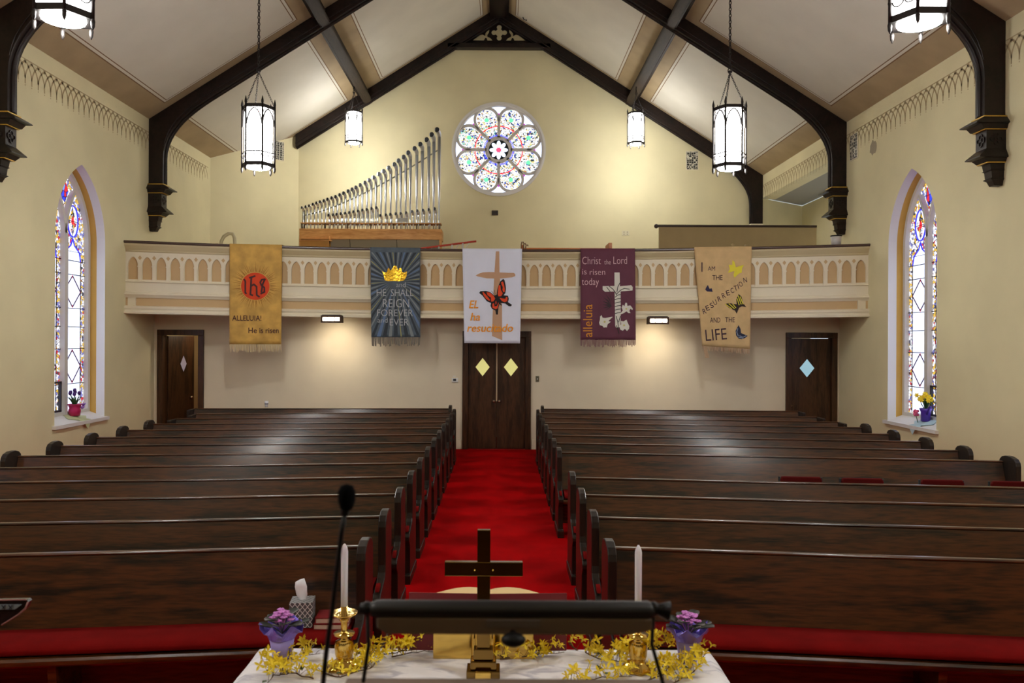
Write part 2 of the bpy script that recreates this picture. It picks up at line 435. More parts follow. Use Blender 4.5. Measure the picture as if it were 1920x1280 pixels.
# narthex behind the doors
TANW = mat('narthex_wall_paint', (196, 176, 140), .8)
nb = MB()
nb.add([(-7, 18.4, 0), (7.2, 18.4, 0), (7.2, 18.4, 2.74), (-7, 18.4, 2.74)], [(0, 1, 2, 3)])
nb.add([(-5.6, YL + .2, 0), (-5.6, 18.4, 0), (-5.6, 18.4, 2.74), (-5.6, YL + .2, 2.74)], [(0, 1, 2, 3)])
struct(nb.build('wall_narthex', TANW, clean=False))
nl = bpy.data.lights.new('narthex_fill', 'POINT'); nl.energy = 3.5; nl.color = (1, .85, .65); nl.shadow_soft_size = .1  # added point light, unseen, to brighten the narthex wall behind the left door
nlo = bpy.data.objects.new('narthex_fill', nl); COL.objects.link(nlo); nlo.location = (-5.95, 17.0, 2.5)
# upper gable wall with the round window
RZ = 7.34; RR = 1.26
gz = 2.9
out = [(-5.6, gz), (7.2, gz), (7.2, 6.4), (WX, EZ + .05), (0, RIDGE + .05), (-5.6, zc(5.6) + .05)]
vs, fs = filled(out, [circ(0, RZ, RR - .05, 64)])
mb = MB(); mb.add([(u, YB, v) for u, v, t in vs], fs)
C = circ(0, RZ, RR - .05, 64); n = 64
mb.add([(u, YB, v) for u, v in C] + [(u, YB + .22, v) for u, v in C], [(i, (i + 1) % n, n + (i + 1) % n, n + i) for i in range(n)], 0, True)
struct(mb.build('wall_gallery', PLASTER, clean=False))
# canted wall at the left of the gallery
mb = MB(); mb.add([(-WX, 19.45, gz), (-5.35, YB, gz), (-5.35, YB, zc(5.35) + .03), (-WX, 19.45, EZ + .02)], [(0, 1, 2, 3)])
struct(mb.build('wall_gallery_corner', PLASTER))
# alcove at the right of the gallery
mb = MB()
mb.add([(8.5, 16.9, gz), (8.5, 22.4, gz), (8.5, 22.4, 6.03), (8.5, 16.9, 6.03)], [(0, 1, 2, 3)])
mb.add([(7.2, YB, gz), (8.5, 22.4, gz), (8.5, 22.4, 6.03), (7.2, YB, 6.03)], [(0, 1, 2, 3)])
mb.add([(7.4, 16.9, gz), (8.5, 16.9, gz), (8.5, 16.9, 6.03), (7.4, 16.9, 6.03)], [(0, 1, 2, 3)])
struct(mb.build('wall_alcove', PLASTER, clean=False))
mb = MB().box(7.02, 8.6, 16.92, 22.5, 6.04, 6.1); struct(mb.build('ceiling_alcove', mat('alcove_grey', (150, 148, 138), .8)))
# chancel wall behind the camera
mb = MB(); mb.add([(-WX, YN, 0), (WX, YN, 0), (WX, YN, EZ), (0, YN, RIDGE), (-WX, YN, EZ)], [(0, 1, 2, 3, 4)])
struct(mb.build('wall_front', PLASTER))
struct(MB().box(-WX, WX, YN, YN + .06, 0, 3.4).build('trim_chancel', DOORW))
# gallery floor / soffit
mb = MB()
def Yf(x): return 15.9 - .82 * (x / 7.0) ** 2
def sag(x): return -.045 * (1 - (x / 7.0) ** 2)
st = [-7.0 + i * .25 for i in range(57)]
P = [(x, Yf(x) + .05) for x in st] + [(8.5, YB + .9), (-7, YB)]
mb.prism([(x, y) for x, y in P], 2.74, 2.9, 'z')
struct(mb.build('floor_gallery', mat('gallery_soffit_paint', (190, 176, 150), .8)))

# ceiling: four strips, bays between trusses, tan border with a fine double line
TR = [21.28, 16.15, 11.1, 6.05]
mb = MB()
bays = [(YN, 6.05), (6.05, 11.1), (11.1, 16.15), (16.15, YB)]
def cp(sg, x, y, dz=0): return (sg * x, y, zc(x) + dz)
for sg in (-1, 1):
    for xa, xb in ((WX, 3.55), (3.55, 0)):
        for y0, y1 in bays:
            ins = [0, .0, .0]
            bw = [.40 if xa == WX else .42, .42, .32, .32]     # wall side, purlin side, near, far
            def rect(d):
                return (xa - bw[0] - d, xb + bw[1] + d, y0 + bw[2] + d, y1 - bw[3] - d)
            rects = [(xa, xb, y0, y1), rect(0), rect(.018), rect(.06), rect(.075)]
            ms = [1, 2, 0, 2]
            for q in range(4):
                A, B = rects[q], rects[q + 1]
                va = [cp(sg, A[0], A[2]), cp(sg, A[1], A[2]), cp(sg, A[1], A[3]), cp(sg, A[0], A[3])]
                vb = [cp(sg, B[0], B[2]), cp(sg, B[1], B[2]), cp(sg, B[1], B[3]), cp(sg, B[0], B[3])]
                mb.add(va + vb, [(i, (i + 1) % 4, 4 + (i + 1) % 4, 4 + i) for i in range(4)], ms[q])
            A = rects[4]
            mb.add([cp(sg, A[0], A[2]), cp(sg, A[1], A[2]), cp(sg, A[1], A[3]), cp(sg, A[0], A[3])], [(0, 1, 2, 3)], 0)
struct(mb.build('ceiling', [CEIL, TAN, TANLINE]))

# stencilled frieze of interlaced arches
for s, nm, ya, yb in ((-1, 'left', 6.5, 19.3), (1, 'right', 6.5, YB - .1)):
    mb = MB(); x = s * (WX - .002)
    def rib(pts, w):
        for (u0, v0), (u1, v1) in zip(pts, pts[1:]):
            du, dv = u1 - u0, v1 - v0; l = math.hypot(du, dv) or 1; nu, nv = -dv / l * w / 2, du / l * w / 2
            mb.add([(x, u0 - nu, v0 - nv), (x, u1 - nu, v1 - nv), (x, u1 + nu, v1 + nv), (x, u0 + nu, v0 + nv)], [(0, 1, 2, 3)])
    rib([(ya, 6.36), (yb, 6.36)], .016)
    p = .168; y = ya
    while y < yb - 2 * p:
        for sg in (0, 1):
            pts = []
            for i in range(8):
                t = i / 7
                u = y + (p * (1 - math.cos(t * math.pi / 2)) if not sg else 2 * p - p * (1 - math.cos(t * math.pi / 2)))
                pts.append((u, 6.08 + .25 * math.sin(t * math.pi / 2) * (.6 + .4 * t)))
            rib(pts, .03)
        rib([(y, 6.08), (y, 6.0)], .03); rib([(y, 5.985), (y, 5.965)], .02)
        mb.add([(x, y + p - .04, 6.352), (x, y + p + .04, 6.352), (x, y + p, 6.29)], [(0, 1, 2)])
        y += p
    o = mb.build('trim_%s' % nm, STENCIL, clean=False); struct(o)

# baseboards
for a, b, nm in ((-5.98, -.72, 'back'), (.72, 5.88, 'back')):
    struct(MB().box(a, b, YL - .025, YL, 0, .2).build('baseboard_back', CREAM, bevel=.006))
for s, nm in ((-1, 'left'), (1, 'right')):
    struct(MB().box(min(s * WX, s * (WX - .025)), max(s * WX, s * (WX - .025)), YN, YL, 0, .2).build('baseboard_' + nm, CREAM, bevel=.006))

# ------------------------------------------------------------------ roof trusses
def truss(idx, Y, label, corb=(1, 1)):
    root = thing('roof_truss', label, 'roof truss', (0, Y, RIDGE))
    T = .34; th = .11
    for s in (-1, 1):
        cut = (idx == 0 and s < 0)
        pw = .29
        pts = []
        if cut:
            xs = 5.38
            prof = [(xs, zc(xs)), (0, zc(0)), (0, zc(0) - T), (xs, zc(xs) - T)]
        else:
            zb = 5.34
            xi = WX - pw
            # inner curve from post up to rafter underside
            P0 = Vector((xi, 5.85)); xe = 5.7; P3 = Vector((xe, zc(xe) - T)); P1 = Vector((xi, 6.45)); P2 = Vector((xe + .42, zc(xe + .42) - T))
            cur = []
            for i in range(13):
                t = i / 12; q = (1 - t) ** 3 * P0 + 3 * (1 - t) ** 2 * t * P1 + 3 * (1 - t) * t * t * P2 + t ** 3 * P3
                cur.append((q.x, q.y))
            prof = [(WX, zb), (WX, zc(WX)), (0, zc(0)), (0, zc(0) - T)] + cur[::-1] + [(xi, zb)]
        mb = MB().prism([(s * u, v) for u, v in prof], Y - th, Y + th, 'y')
        # moulded fillets along both lower edges
        low = ([(xs, zc(xs) - T), (0, zc(0) - T)] if cut else [(xi, zb)] + cur + [(0, zc(0) - T)])
        mb.tube([(s * u, Y, v + .0) for u, v in low], .045, 6)
        mb.tube([(s * u, Y - th, v + .1) for u, v in (low if cut else low[2:])], .018, 4)
        mb.build('rafter', BEAM, root, bevel=.008)
        if corb[0 if s < 0 else 1]:
            pr = [(0, .28, .12), (-.03, .32, .15), (-.11, .45, .21), (-.125, .45, .21), (-.13, .37, .18), (-.19, .33, .155), (-.2, .27, .125), (-.46, .27, .125), (-.57, .39, .18), (-.585, .39, .18), (-.59, .31, .15), (-.64, .26, .125), (-.66, .2, .095), (-.74, .185, .09), (-.745, .2, .1), (-.76, .175, .085), (-.85, .165, .08), (-.865, .19, .09), (-.89, .15, .07), (-.955, .12, .055)]
            cb = MB()
            vs = []
            for z, px, hy in pr: vs += [(s * (WX - .0), Y - hy, zb + z), (s * (WX - px), Y - hy, zb + z), (s * (WX - px), Y + hy, zb + z), (s * WX, Y + hy, zb + z)]
            fs = []
            for i in range(len(pr) - 1):
                for j in range(4): fs.append((i * 4 + j, i * 4 + (j + 1) % 4, i * 4 + 4 + (j + 1) % 4, i * 4 + 4 + j))
            fs += [(0, 1, 2, 3), tuple(len(vs) - 4 + j for j in range(4))]
            cb.add(vs, fs)
            c = cb.build('corbel', BEAM, root)

            for z, px, hy in ((-.022, .315, .148), (-.196, .30, .142), (-.645, .25, .12)):
                gl = MB().box(min(s * WX, s * (WX - px - .004)), max(s * WX, s * (WX - px - .004)), Y - hy - .004, Y + hy + .004, zb + z - .008, zb + z + .008); gl.build('gold_line', GOLDLINE, c)
            # carved quatrefoil on the aisle face and front face
            xo = s * (WX - .275)
            for dy, dz in ((0, .05), (0, -.05), (.05, 0), (-.05, 0)):
                cv = MB().tube([(xo, Y + dy + .035 * math.cos(q * math.pi / 6), zb - .33 + dz + .035 * math.sin(q * math.pi / 6)) for q in range(12)], .012, 4, closed=True); cv.build('carved_ring', BEAM, c)
            for dx, dz in ((0, .05), (0, -.05), (.05, 0), (-.05, 0)):
                cv = MB().tube([(s * (WX - .135) + dx + .03 * math.cos(q * math.pi / 6), Y - .128, zb - .33 + dz + .03 * math.sin(q * math.pi / 6)) for q in range(12)], .008, 4, closed=True); cv.build('carved_ring', BEAM, c)
        elif not cut:
            MB().box(s * WX - (.34 if s > 0 else 0), s * WX + (.0 if s > 0 else .34), Y - .17, Y + .15, zb - .07, zb).build('post_base', CREAM, root, bevel=.01)
    # collar panel with quatrefoil and leaf cut-outs
    zb = 9.98; hw = 1.37
    outer = [(-hw, zb), (hw, zb), (0, zb + SL * hw + .02 + .12)]
    u0 = .0141
    H = []
    sc = 21.2 / 1500 / 8.727
    def pp(px, py): return ((px - 912) * sc, zb + (770 - py) * sc)
    qf = []
    for cxp, cyp, a0 in ((912, 393, 0), (825, 480, 90), (912, 570, 180), (1000, 480, 270)):
        for i in range(11):
            q = R(a0 - 45 + 270 * i / 10 - 0); 
            qf.append(pp(cxp + 42 * math.cos(q), cyp - 42 * math.sin(q)))
    H.append(qf)
    for m in (-1, 1):
        def q_(pts): return [pp(912 + m * (x - 912), y) for x, y in pts]
        H.append(q_([(1075, 430), (1108, 452), (1140, 490), (1142, 535), (1190, 508), (1230, 520), (1355, 610), (1165, 612), (1140, 565), (1122, 570), (1105, 612), (1020, 612), (1060, 565), (1105, 548), (1108, 520), (1080, 480)]))
    vs, fs = filled(outer, H, .05 if idx else .012)
    yc = Y - .03 if idx else YB - .016
    mb = MB().add([(u, yc + t, v) for u, v, t in vs], fs)
    mb.build('collar_panel', BEAM, root)
    MB().box(-hw, hw, Y - th, Y + th, zb - .0, zb + .12).build('collar_beam', BEAM, root, bevel=.01)
    return root
truss(0, TR[0], 'dark wooden roof truss against the gable wall above the round window', (0, 0))
truss(1, TR[1], 'dark wooden roof truss nearest in front of the balcony, with carved corbels')
truss(2, TR[2], 'dark wooden roof truss at the top corners of the photo, nearest the viewer')
# purlins and ridge beam
def purlin(x, label, hw=.115, dp=.15):
    s = -1 if x < 0 else 1
    mb = MB()
    if x:
        a = math.atan(SL) * (-s); base = Vector((x, 0, zc(x) - .14))
        for (h, d, o) in ((hw, dp, 0), (hw * .75, dp + .03, .0), (hw + .04, .04, .11)):
            cs = [(-h, -d), (h, -d), (h, d), (-h, d)]
            P = []
            for u, v in cs:
                v += o
                P.append((base.x + u * math.cos(a) - v * math.sin(a), base.z + u * math.sin(a) + v * math.cos(a)))
            mb.prism(P, YN, YB, 'y')
    else:
        mb.prism([(-.25, RIDGE - .28), (.25, RIDGE - .28), (.25, RIDGE - .1), (0, RIDGE), (-.25, RIDGE - .1)], YN, YB, 'y')
        mb.prism([(-.17, RIDGE - .31), (.17, RIDGE - .31), (.17, RIDGE - .25), (-.17, RIDGE - .25)], YN, YB, 'y')
    return tag(mb.build('roof_beam', PURL if x else BEAM), label, 'roof beam')
purlin(-3.55, 'long dark roof beam running down the left ceiling slope')
purlin(3.55, 'long dark roof beam running down the right ceiling slope')
purlin(0, 'dark ridge beam along the peak of the ceiling')

# ------------------------------------------------------------------ rose window
root = struct(thing('window_7', None, None, (0, YB + .1, RZ)))
U = 1.19 / 475
mb = MB()
def annulus(mb, r0, r1, y0, y1, m=0, n=64, cx=0, cz=RZ):
    A = circ(cx, cz, r1, n); B = circ(cx, cz, r0, n)
    vs = [(u, y0, v) for u, v in A] + [(u, y0, v) for u, v in B] + [(u, y1, v) for u, v in A] + [(u, y1, v) for u, v in B]
    fs = []
    for i in range(n):
        j = (i + 1) % n
        fs += [(i, j, n + j, n + i), (i, j, 2 * n + j, 2 * n + i), (n + i, n + j, 3 * n + j, 3 * n + i)]
    mb.add(vs, fs, m)
annulus(mb, RR - .06, RR, YB - .035, YB + .02)
annulus(mb, RR - .1, RR - .05, YB - .01, YB + .15)
mb.build('round_frame', REVEAL, root)
tr = MB()
annulus(tr, 460 * U, 490 * U, YB + .04, YB + .12); annulus(tr, 108 * U, 146 * U, YB + .04, YB + .12, n=40)
def bar(mb, pts, w, y0, y1, closed=False):
    n = len(pts); L = []; Rr = []
    for i in range(n):
        a = Vector(pts[(i - 1) % n] if (closed or i > 0) else pts[0]); b = Vector(pts[(i + 1) % n] if (closed or i < n - 1) else pts[-1])
        t = (b - a).normalized(); nn = Vector((-t.y, t.x)) * w / 2; p = Vector(pts[i]); L.append(p + nn); Rr.append(p - nn)
    for i in range(n if closed else n - 1):
        j = (i + 1) % n; q = [L[i], L[j], Rr[j], Rr[i]]
        vs = [(p.x, y0, p.y) for p in q] + [(p.x, y1, p.y) for p in q]
        mb.add(vs, [(0, 1, 2, 3), (0, 1, 5, 4), (2, 3, 7, 6)])
for i in range(8):
    a = math.pi / 4 * i
    bar(tr, [(130 * U * math.cos(a), RZ + 130 * U * math.sin(a)), (322 * U * math.cos(a), RZ + 322 * U * math.sin(a))], 30 * U, YB + .04, YB + .12)
    ac = a + math.pi / 8; cx, cz = 345 * U * math.cos(ac), RZ + 345 * U * math.sin(ac)
    bar(tr, circ(cx, cz, 126 * U, 30, ac - R(118), ac + R(118)), 28 * U, YB + .035, YB + .12)
tr.build('tracery', TRACERY, root)
g = MB()
def gp(pts, m, layer): g.add([(u, YB + .1 - .003 * layer, v) for u, v in pts], [tuple(range(len(pts)))], m)
gp(circ(0, RZ, 1.2, 64), 0, 0)
for i in range(8):
    a = math.pi / 4 * i; ac = a + math.pi / 8
    # spandrel light glass
    A = [(r * U * math.cos(a + d), RZ + r * U * math.sin(a + d)) for r, d in ((340, 0), (400, .16), (462, .26), (466, 0), (462, -.26), (400, -.16))]
    gp(A, 6, 1)
    gp(circ(375 * U * math.cos(a), RZ + 375 * U * math.sin(a), 20 * U, 10), 1, 2)
    gp(circ(345 * U * math.cos(ac), RZ + 345 * U * math.sin(ac), 24 * U, 8), 2, 2)
for r0, r1, m in ((250, 260, 3), (150, 156, 4), (160, 165, 4)):
    annulus(g, r0 * U, r1 * U, YB + .088, YB + .089, m)
gp(circ(0, RZ, 110 * U, 40), 5, 3)
for i in range(8):
    a = math.pi / 4 * i
    pt = []
    for q in range(14):
        t = q / 14 * 2 * math.pi; rr = 62 + 38 * math.cos(t); ww = 22 * math.sin(t)
        pt.append(((rr * math.cos(a) - ww * math.sin(a)) * U, RZ + (rr * math.sin(a) + ww * math.cos(a)) * U))
    gp(pt, 6, 4)
gp(circ(0, RZ, 24 * U, 12), 7, 6)
g.build('rose_glass', [G_MOS, G_PURP, G_GREEN, G_RED, G_BLUE, G_DARK, G_CLEAR, G_PINK], root, clean=False)

# ------------------------------------------------------------------ doors
BRONZE = mat('door_knob_metal', (190, 170, 140), .3, metal=1)
def diamond(mb, cx, cz, hw, hh, y0, y1, m=0): mb.prism([(cx - hw, cz), (cx, cz - hh), (cx + hw, cz), (cx, cz + hh)], y0, y1, 'y', m)
def casing(root, a, b):
    mb = MB()
    mb.box(a, a + .115, YL - .04, YL + .18, 0, DZ - .115).box(b - .115, b, YL - .04, YL + .18, 0, DZ - .115).box(a, b, YL - .045, YL + .18, DZ - .115, DZ)
    mb.build('door_casing', DOORW, root, bevel=.006)
def knob(x, y, z, parent, plate=True):
    mb = MB().lathe([(.001, -.06), (.022, -.055), (.028, -.035), (.02, -.018), (.01, -.012), (.01, 0), (.025, 0), (.025, .006)], n=14)
    mb.xf(lambda v: Vector((x + v.x, y + v.z, z + v.y)))
    mb.build('door_knob', BRONZE, parent)
# left, standing ajar
a, b = DOORS[0]
r = struct(thing('door_1', None, None, (a, YL, 0))); casing(r, a, b)
hx, hy = a + .12, YL + .16
ang = R(68)
mb = MB().box(0, .73, -.04, 0, .01, DZ - .125)
dm = MB(); diamond(dm, .42, 1.70, .085, .165, -.046, .006)
rot = lambda v: Vector((hx + v.x * math.cos(ang) - v.y * math.sin(ang), hy + v.x * math.sin(ang) + v.y * math.cos(ang), v.z))
leaf = mb.xf(rot).build('door_leaf', DOORW, r, bevel=.004)
dm.xf(rot).build('door_light', mat('dim_door_glass', (150, 140, 150), .2, emis=.12), leaf)
kk = rot(Vector((.66, -.045, .98))); knob(kk.x, kk.y, kk.z, leaf)
# middle pair
a, b = DOORS[1]
r = struct(thing('door_2', None, None, (0, YL, 0))); casing(r, a, b)
GY = mat('amber_door_glass', (206, 200, 128), .25, emis=.22)
for s in (-1, 1):
    x0, x1 = (a + .115, -.003) if s < 0 else (.003, b - .115)
    leaf = MB().box(x0, x1, YL + .03, YL + .075, .01, DZ - .12).build('door_leaf', DOORW, r, bevel=.004)
    dm = MB(); diamond(dm, s * .29, 1.675, .145, .185, YL + .024, YL + .07)
    dm.build('door_light', GY, leaf)
    knob(s * .055, YL + .03, .98, leaf)
MB().box(-.012, .012, YL + .022, YL + .03, .98, DZ - .15).build('astragal', mat('worn_door_edge', (190, 165, 130), .5), r)
# right
a, b = DOORS[2]
r = struct(thing('door_3', None, None, (a, YL, 0))); casing(r, a, b)
leaf = MB().box(a + .115, b - .115, YL + .03, YL + .075, .01, DZ - .12).build('door_leaf', DOORW, r, bevel=.004)
dx, dz = at(1514, 690, YL)
dm = MB(); diamond(dm, dx, dz, .15, .185, YL + .024, YL + .07); dm.build('door_light', mat('blue_door_glass', (150, 190, 206), .25, emis=.22), leaf)
kx, kz = at(1483, 760, YL); knob(kx, YL + .03, kz, leaf)

# ------------------------------------------------------------------ balcony front
root = thing('balcony_front', 'cream painted curved balcony front with a row of small pointed arches', 'balcony', (0, 15.9, 2.7))
def sweep(prof, ms, name, mats, closed=True, smooth=False):
    mb = MB(); n = len(prof)
    vs = []; S = [-7.0 + 14 * i / 56 for i in range(57)]
    for x in S: vs += [(x, Yf(x) - d, z + sag(x)) for d, z in prof]
    for i in range(len(S) - 1):
        for j in range(n if closed else n - 1):
            k = (j + 1) % n
            mb.add([vs[i * n + j], vs[i * n + k], vs[(i + 1) * n + k], vs[(i + 1) * n + j]], [(0, 1, 2, 3)], ms[j % len(ms)], smooth)
    mb.add(vs[:n], [tuple(range(n))]); mb.add(vs[-n:], [tuple(range(n))])
    return mb.build(name, mats, root)
sweep([(-.2, 4.02), (.07, 4.02), (.085, 4.035), (.085, 4.055), (.07, 4.07), (-.2, 4.07)], [0], 'cap_rail', mat('balcony_cap_wood', (64, 40, 32), .35, coat=.3))
sweep([(-.12, 3.86), (.0, 3.86), (.012, 3.88), (.012, 3.9), (.03, 3.93), (.06, 3.985), (.06, 4.02), (-.12, 4.02)], [0], 'cornice', BALCTAN2)
sweep([(-.12, 3.29), (-.035, 3.29), (-.035, 3.86), (-.12, 3.86)], [0], 'arch_backing', BALCTAN)
# arcade
mb = MB(); nb_ = 57; bw_ = 14.0 / nb_; z0, z1, sp, ap = 3.30, 3.86, 3.60, 3.775
def bend(x, d, z): return (x, Yf(x) - d, z + sag(x))
for i in range(nb_):
    c = -7 + bw_ * (i + .5); h = .088
    inn = [(c - h, 3.345), (c - h, sp)]; outr = [(c - bw_ / 2, z0), (c - bw_ / 2, sp)]
    for q in range(1, 7):
        t = q / 6; inn.append((c - h * math.cos(t * math.pi / 2) ** .9 if q < 6 else c, sp + (ap - sp) * math.sin(t * math.pi / 2) * (.72 + .28 * t)))
        outr.append((c - bw_ / 2, sp + (z1 - sp) * t * 2) if t <= .5 else (c - bw_ / 2 * (1 - (t - .5) * 2), z1))
    inn = inn + [(2 * c - x, z) for x, z in inn[-2::-1]]; outr = outr + [(2 * c - x, z) for x, z in outr[-2::-1]]
    n = len(inn)
    vs = [bend(x, 0, z) for x, z in inn] + [bend(x, 0, z) for x, z in outr] + [bend(x, -.035, z) for x, z in inn]
    fs = []
    for j in range(n):
        k = (j + 1) % n
        fs += [(j, k, n + k, n + j), (j, k, 2 * n + k, 2 * n + j)]
    mb.add(vs, fs, 0)
    # slim colonnette capitals and bases between arches
    e = c + bw_ / 2
    if i < nb_ - 1:
        for za, zb_, hw, pd in ((sp - .02, sp + .005, .042, .012), (z0, z0 + .03, .042, .012), (z0 + .03, sp - .02, .022, .008)):
            q = [(e - hw, pd), (e + hw, pd)]
            mb.add([bend(e - hw, pd, za), bend(e + hw, pd, za), bend(e + hw, pd, zb_), bend(e - hw, pd, zb_), bend(e - hw, 0, za), bend(e + hw, 0, za), bend(e + hw, 0, zb_), bend(e - hw, 0, zb_)],
                   [(0, 1, 2, 3), (0, 1, 5, 4), (3, 2, 6, 7), (0, 3, 7, 4), (1, 2, 6, 5)], 0)
        dz_ = 3.755
        mb.add([bend(e - .034, .002, dz_), bend(e, .002, dz_ - .045), bend(e + .034, .002, dz_), bend(e, .002, dz_ + .045)], [(0, 1, 2, 3)], 1)
mb.build('arcade', [BALC, BALCTAN], root, clean=False)
sweep([(-.12, 3.29), (.02, 3.29), (.025, 3.3), (.0, 3.31), (-.12, 3.31)], [0], 'arcade_sill', BALC)
sweep([(-.12, 3.12), (.0, 3.12), (.0, 3.29), (-.12, 3.29)], [0], 'plain_band', BALC)
sweep([(-.12, 3.0), (.01, 3.0), (.02, 3.02), (.045, 3.05), (.055, 3.055), (.055, 3.075), (.035, 3.08), (.035, 3.1), (.012, 3.12), (-.12, 3.12)], [0], 'string_course', BALC)
sweep([(-.12, 2.85), (-.01, 2.85), (-.01, 3.0), (-.12, 3.0)], [0], 'tan_panel', BALCTAN)
sweep([(-.12, 2.69), (.02, 2.69), (.07, 2.70), (.07, 2.73), (.05, 2.74), (.03, 2.77), (.05, 2.80), (.05, 2.83), (.0, 2.85), (-.12, 2.85)], [0], 'bottom_moulding', BALC)
for s in (-1, 1):  # end stiles of the tan panel
    x0, x1 = sorted((s * 6.99, s * 6.82))
    y = Yf(6.9)
    MB().box(x0, x1, y - .005, y + .1, 2.84, 3.01).build('end_stile', BALC, root)

# ------------------------------------------------------------------ pews
PL = 4.72
def end_profile():
    return [(.07, 0), (.07, .88), (.055, .92), (.02, .95), (-.04, .966), (-.12, .966), (-.19, .945), (-.225, .91), (-.235, .87), (-.235, .60), (-.245, .55), (-.27, .52), (-.32, .50), (-.40, .475), (-.455, .46), (-.485, .435), (-.485, .40), (-.455, .375), (-.425, .34), (-.415, .2), (-.42, .09), (-.45, .05), (-.45, 0)]
SHEAR = .11
def make_pew(s, length, scroll=True, shear=SHEAR):
    """origin at the aisle end on the floor, y=0 is the back plane, the seat faces -y; the row slants towards the chancel at its outer end"""
    t = thing('pew', None, 'pew')
    f = lambda a, b: (min(s * a, s * b), max(s * a, s * b))
    def B(mb, name, m, par=t, bevel=0, clean=True):
        mb.xf(lambda v: Vector((v.x, v.y - shear * abs(v.x), v.z))); return mb.build(name, m, par, bevel=bevel, clean=clean)
    x0, x1 = f(.055, length - .055)
    B(MB().prism([(.0, .885), (.03, .885), (-.135, .30), (-.165, .30)], x0, x1, 'x'), 'backrest', PEW, bevel=.003)
    B(MB().prism([(-.004, .882), (-.012, .888), (-.008, .897), (.0, .90), (.03, .90), (.038, .895), (.036, .882)], x0, x1, 'x', smooth=True), 'top_rail', PEW, clean=False)
    B(MB().prism([(-.12, .38), (-.12, .415), (-.44, .425), (-.46, .415), (-.46, .39), (-.44, .375)], x0, x1, 'x'), 'seat', PEW, bevel=.003)
    cu = [(-.135, .42), (-.12, .475), (-.14, .488), (-.36, .492), (-.405, .482), (-.425, .46), (-.42, .435), (-.40, .428)]
    a0, a1 = f(.07, length - .07)
    B(MB().prism(cu, a0, a1, 'x', smooth=True), 'seat_cushion', CUSH, bevel=.006)
    B(MB().prism([(-.15, .1), (-.12, .1), (-.12, .38), (-.15, .38)], x0, x1, 'x'), 'under_rail', PEW)
    for xe in (0, length - .055):
        a, b = f(xe, xe + .055)
        prof = end_profile()
        if xe and not scroll: prof = [(u, min(v, .89)) for u, v in prof]
        e = B(MB().prism(prof, a, b, 'x'), 'pew_end', PEWEND, bevel=.007)
        if not xe: B(MB().prism([(-.37, .488), (-.375, .515), (-.40, .52), (-.44, .505), (-.462, .475), (-.41, .475)], a + .014, b - .014, 'x', smooth=True), 'arm_pad', CUSH, e, bevel=.003)
        B(MB().prism([(.085, 0), (.085, .08), (-.465, .08), (-.465, 0)], a - .008, b + .008, 'x'), 'foot_block', PEWEND, e, bevel=.004)
    for xs in (length * .36, length * .68):
        a, b = f(xs, xs + .045)
        B(MB().prism([(-.15, 0), (-.15, .38), (-.43, .38), (-.40, .1), (-.40, 0)], a, b, 'x'), 'seat_support', PEW)
    return t
ORD = ['first', 'second', 'third', 'fourth', 'fifth', 'sixth', 'seventh', 'eighth', 'ninth', 'tenth', 'eleventh', 'twelfth', 'thirteenth']
for s in (-1, 1):
    side = 'left' if s < 0 else 'right'; LEN = 4.62 if s < 0 else 4.98
    rows = [k for k in range(12) if not (s > 0 and k == 4)]
    src = None; src2 = None
    for n, k in enumerate(rows):
        lab = '%s pew from the front on the %s of the aisle, dark oak' % (ORD[n], side); loc = (s * .735, 5.08 + .87 * k, 0)
        S_ = src if k < 10 else src2
        if S_ is None:
            S_ = make_pew(s, LEN, k < 10); S_.location = loc; tag(S_, lab, None, 'pews on the %s of the aisle' % side)
            if k < 10: src = S_
            else: src2 = S_
        else: dup(S_, loc, 0, lab, 'pews on the %s of the aisle' % side)
    root = make_pew(s, 4.95, False, .055)
    root.location = (s * .86, 5.08 + .87 * 12, 0)
    tag(root, 'rearmost pew on the %s of the aisle, against the back wall' % side, None, 'pews on the %s of the aisle' % side)

# red chairs standing in the gap of the right block
FAB = mat('red_chair_fabric', (80, 14, 12), .85, var=.1, bump=.15, bscale=150, spec=.1)
def make_chair():
    t = thing('stacking_chair', None, 'chair')
    MB().prism([(-.20, .50), (.20, .50), (.205, .80), (.19, .83), (-.19, .83), (-.205, .80)], -.02, .025, 'y').build('backrest', FAB, t, bevel=.012)
    MB().box(-.22, .22, -.47, -.04, .42, .475).build('seat', FAB, t, bevel=.018)
    for s in (-1, 1):
        MB().tube([(s * .21, .03, .82), (s * .215, .03, .45), (s * .21, .06, .01)], .011, 6).build('leg', BLACK, t)
        MB().tube([(s * .215, .02, .42), (s * .215, -.42, .42), (s * .21, -.46, .01)], .011, 6).build('leg', BLACK, t)
    return t
ch = None
for i, (px, nm) in enumerate(((1502, 'nearest the aisle'), (1617, 'second from the aisle'), (1767, 'third from the aisle'), (1899, 'farthest from the aisle'))):
    Y = 8.2 - .105 * (i * .7); x, z = at(px, 892, Y)
    lab = 'red upholstered chair in the gap between the right pews, ' + nm
    if ch is None: ch = make_chair(); ch.location = (x, Y, 0); ch.rotation_euler = (0, 0, -R(6)); ch['label'] = lab; ch['group'] = 'red chairs between the right pews'
    else: dup(ch, (x, Y, 0), -R(6), lab, 'red chairs between the right pews')

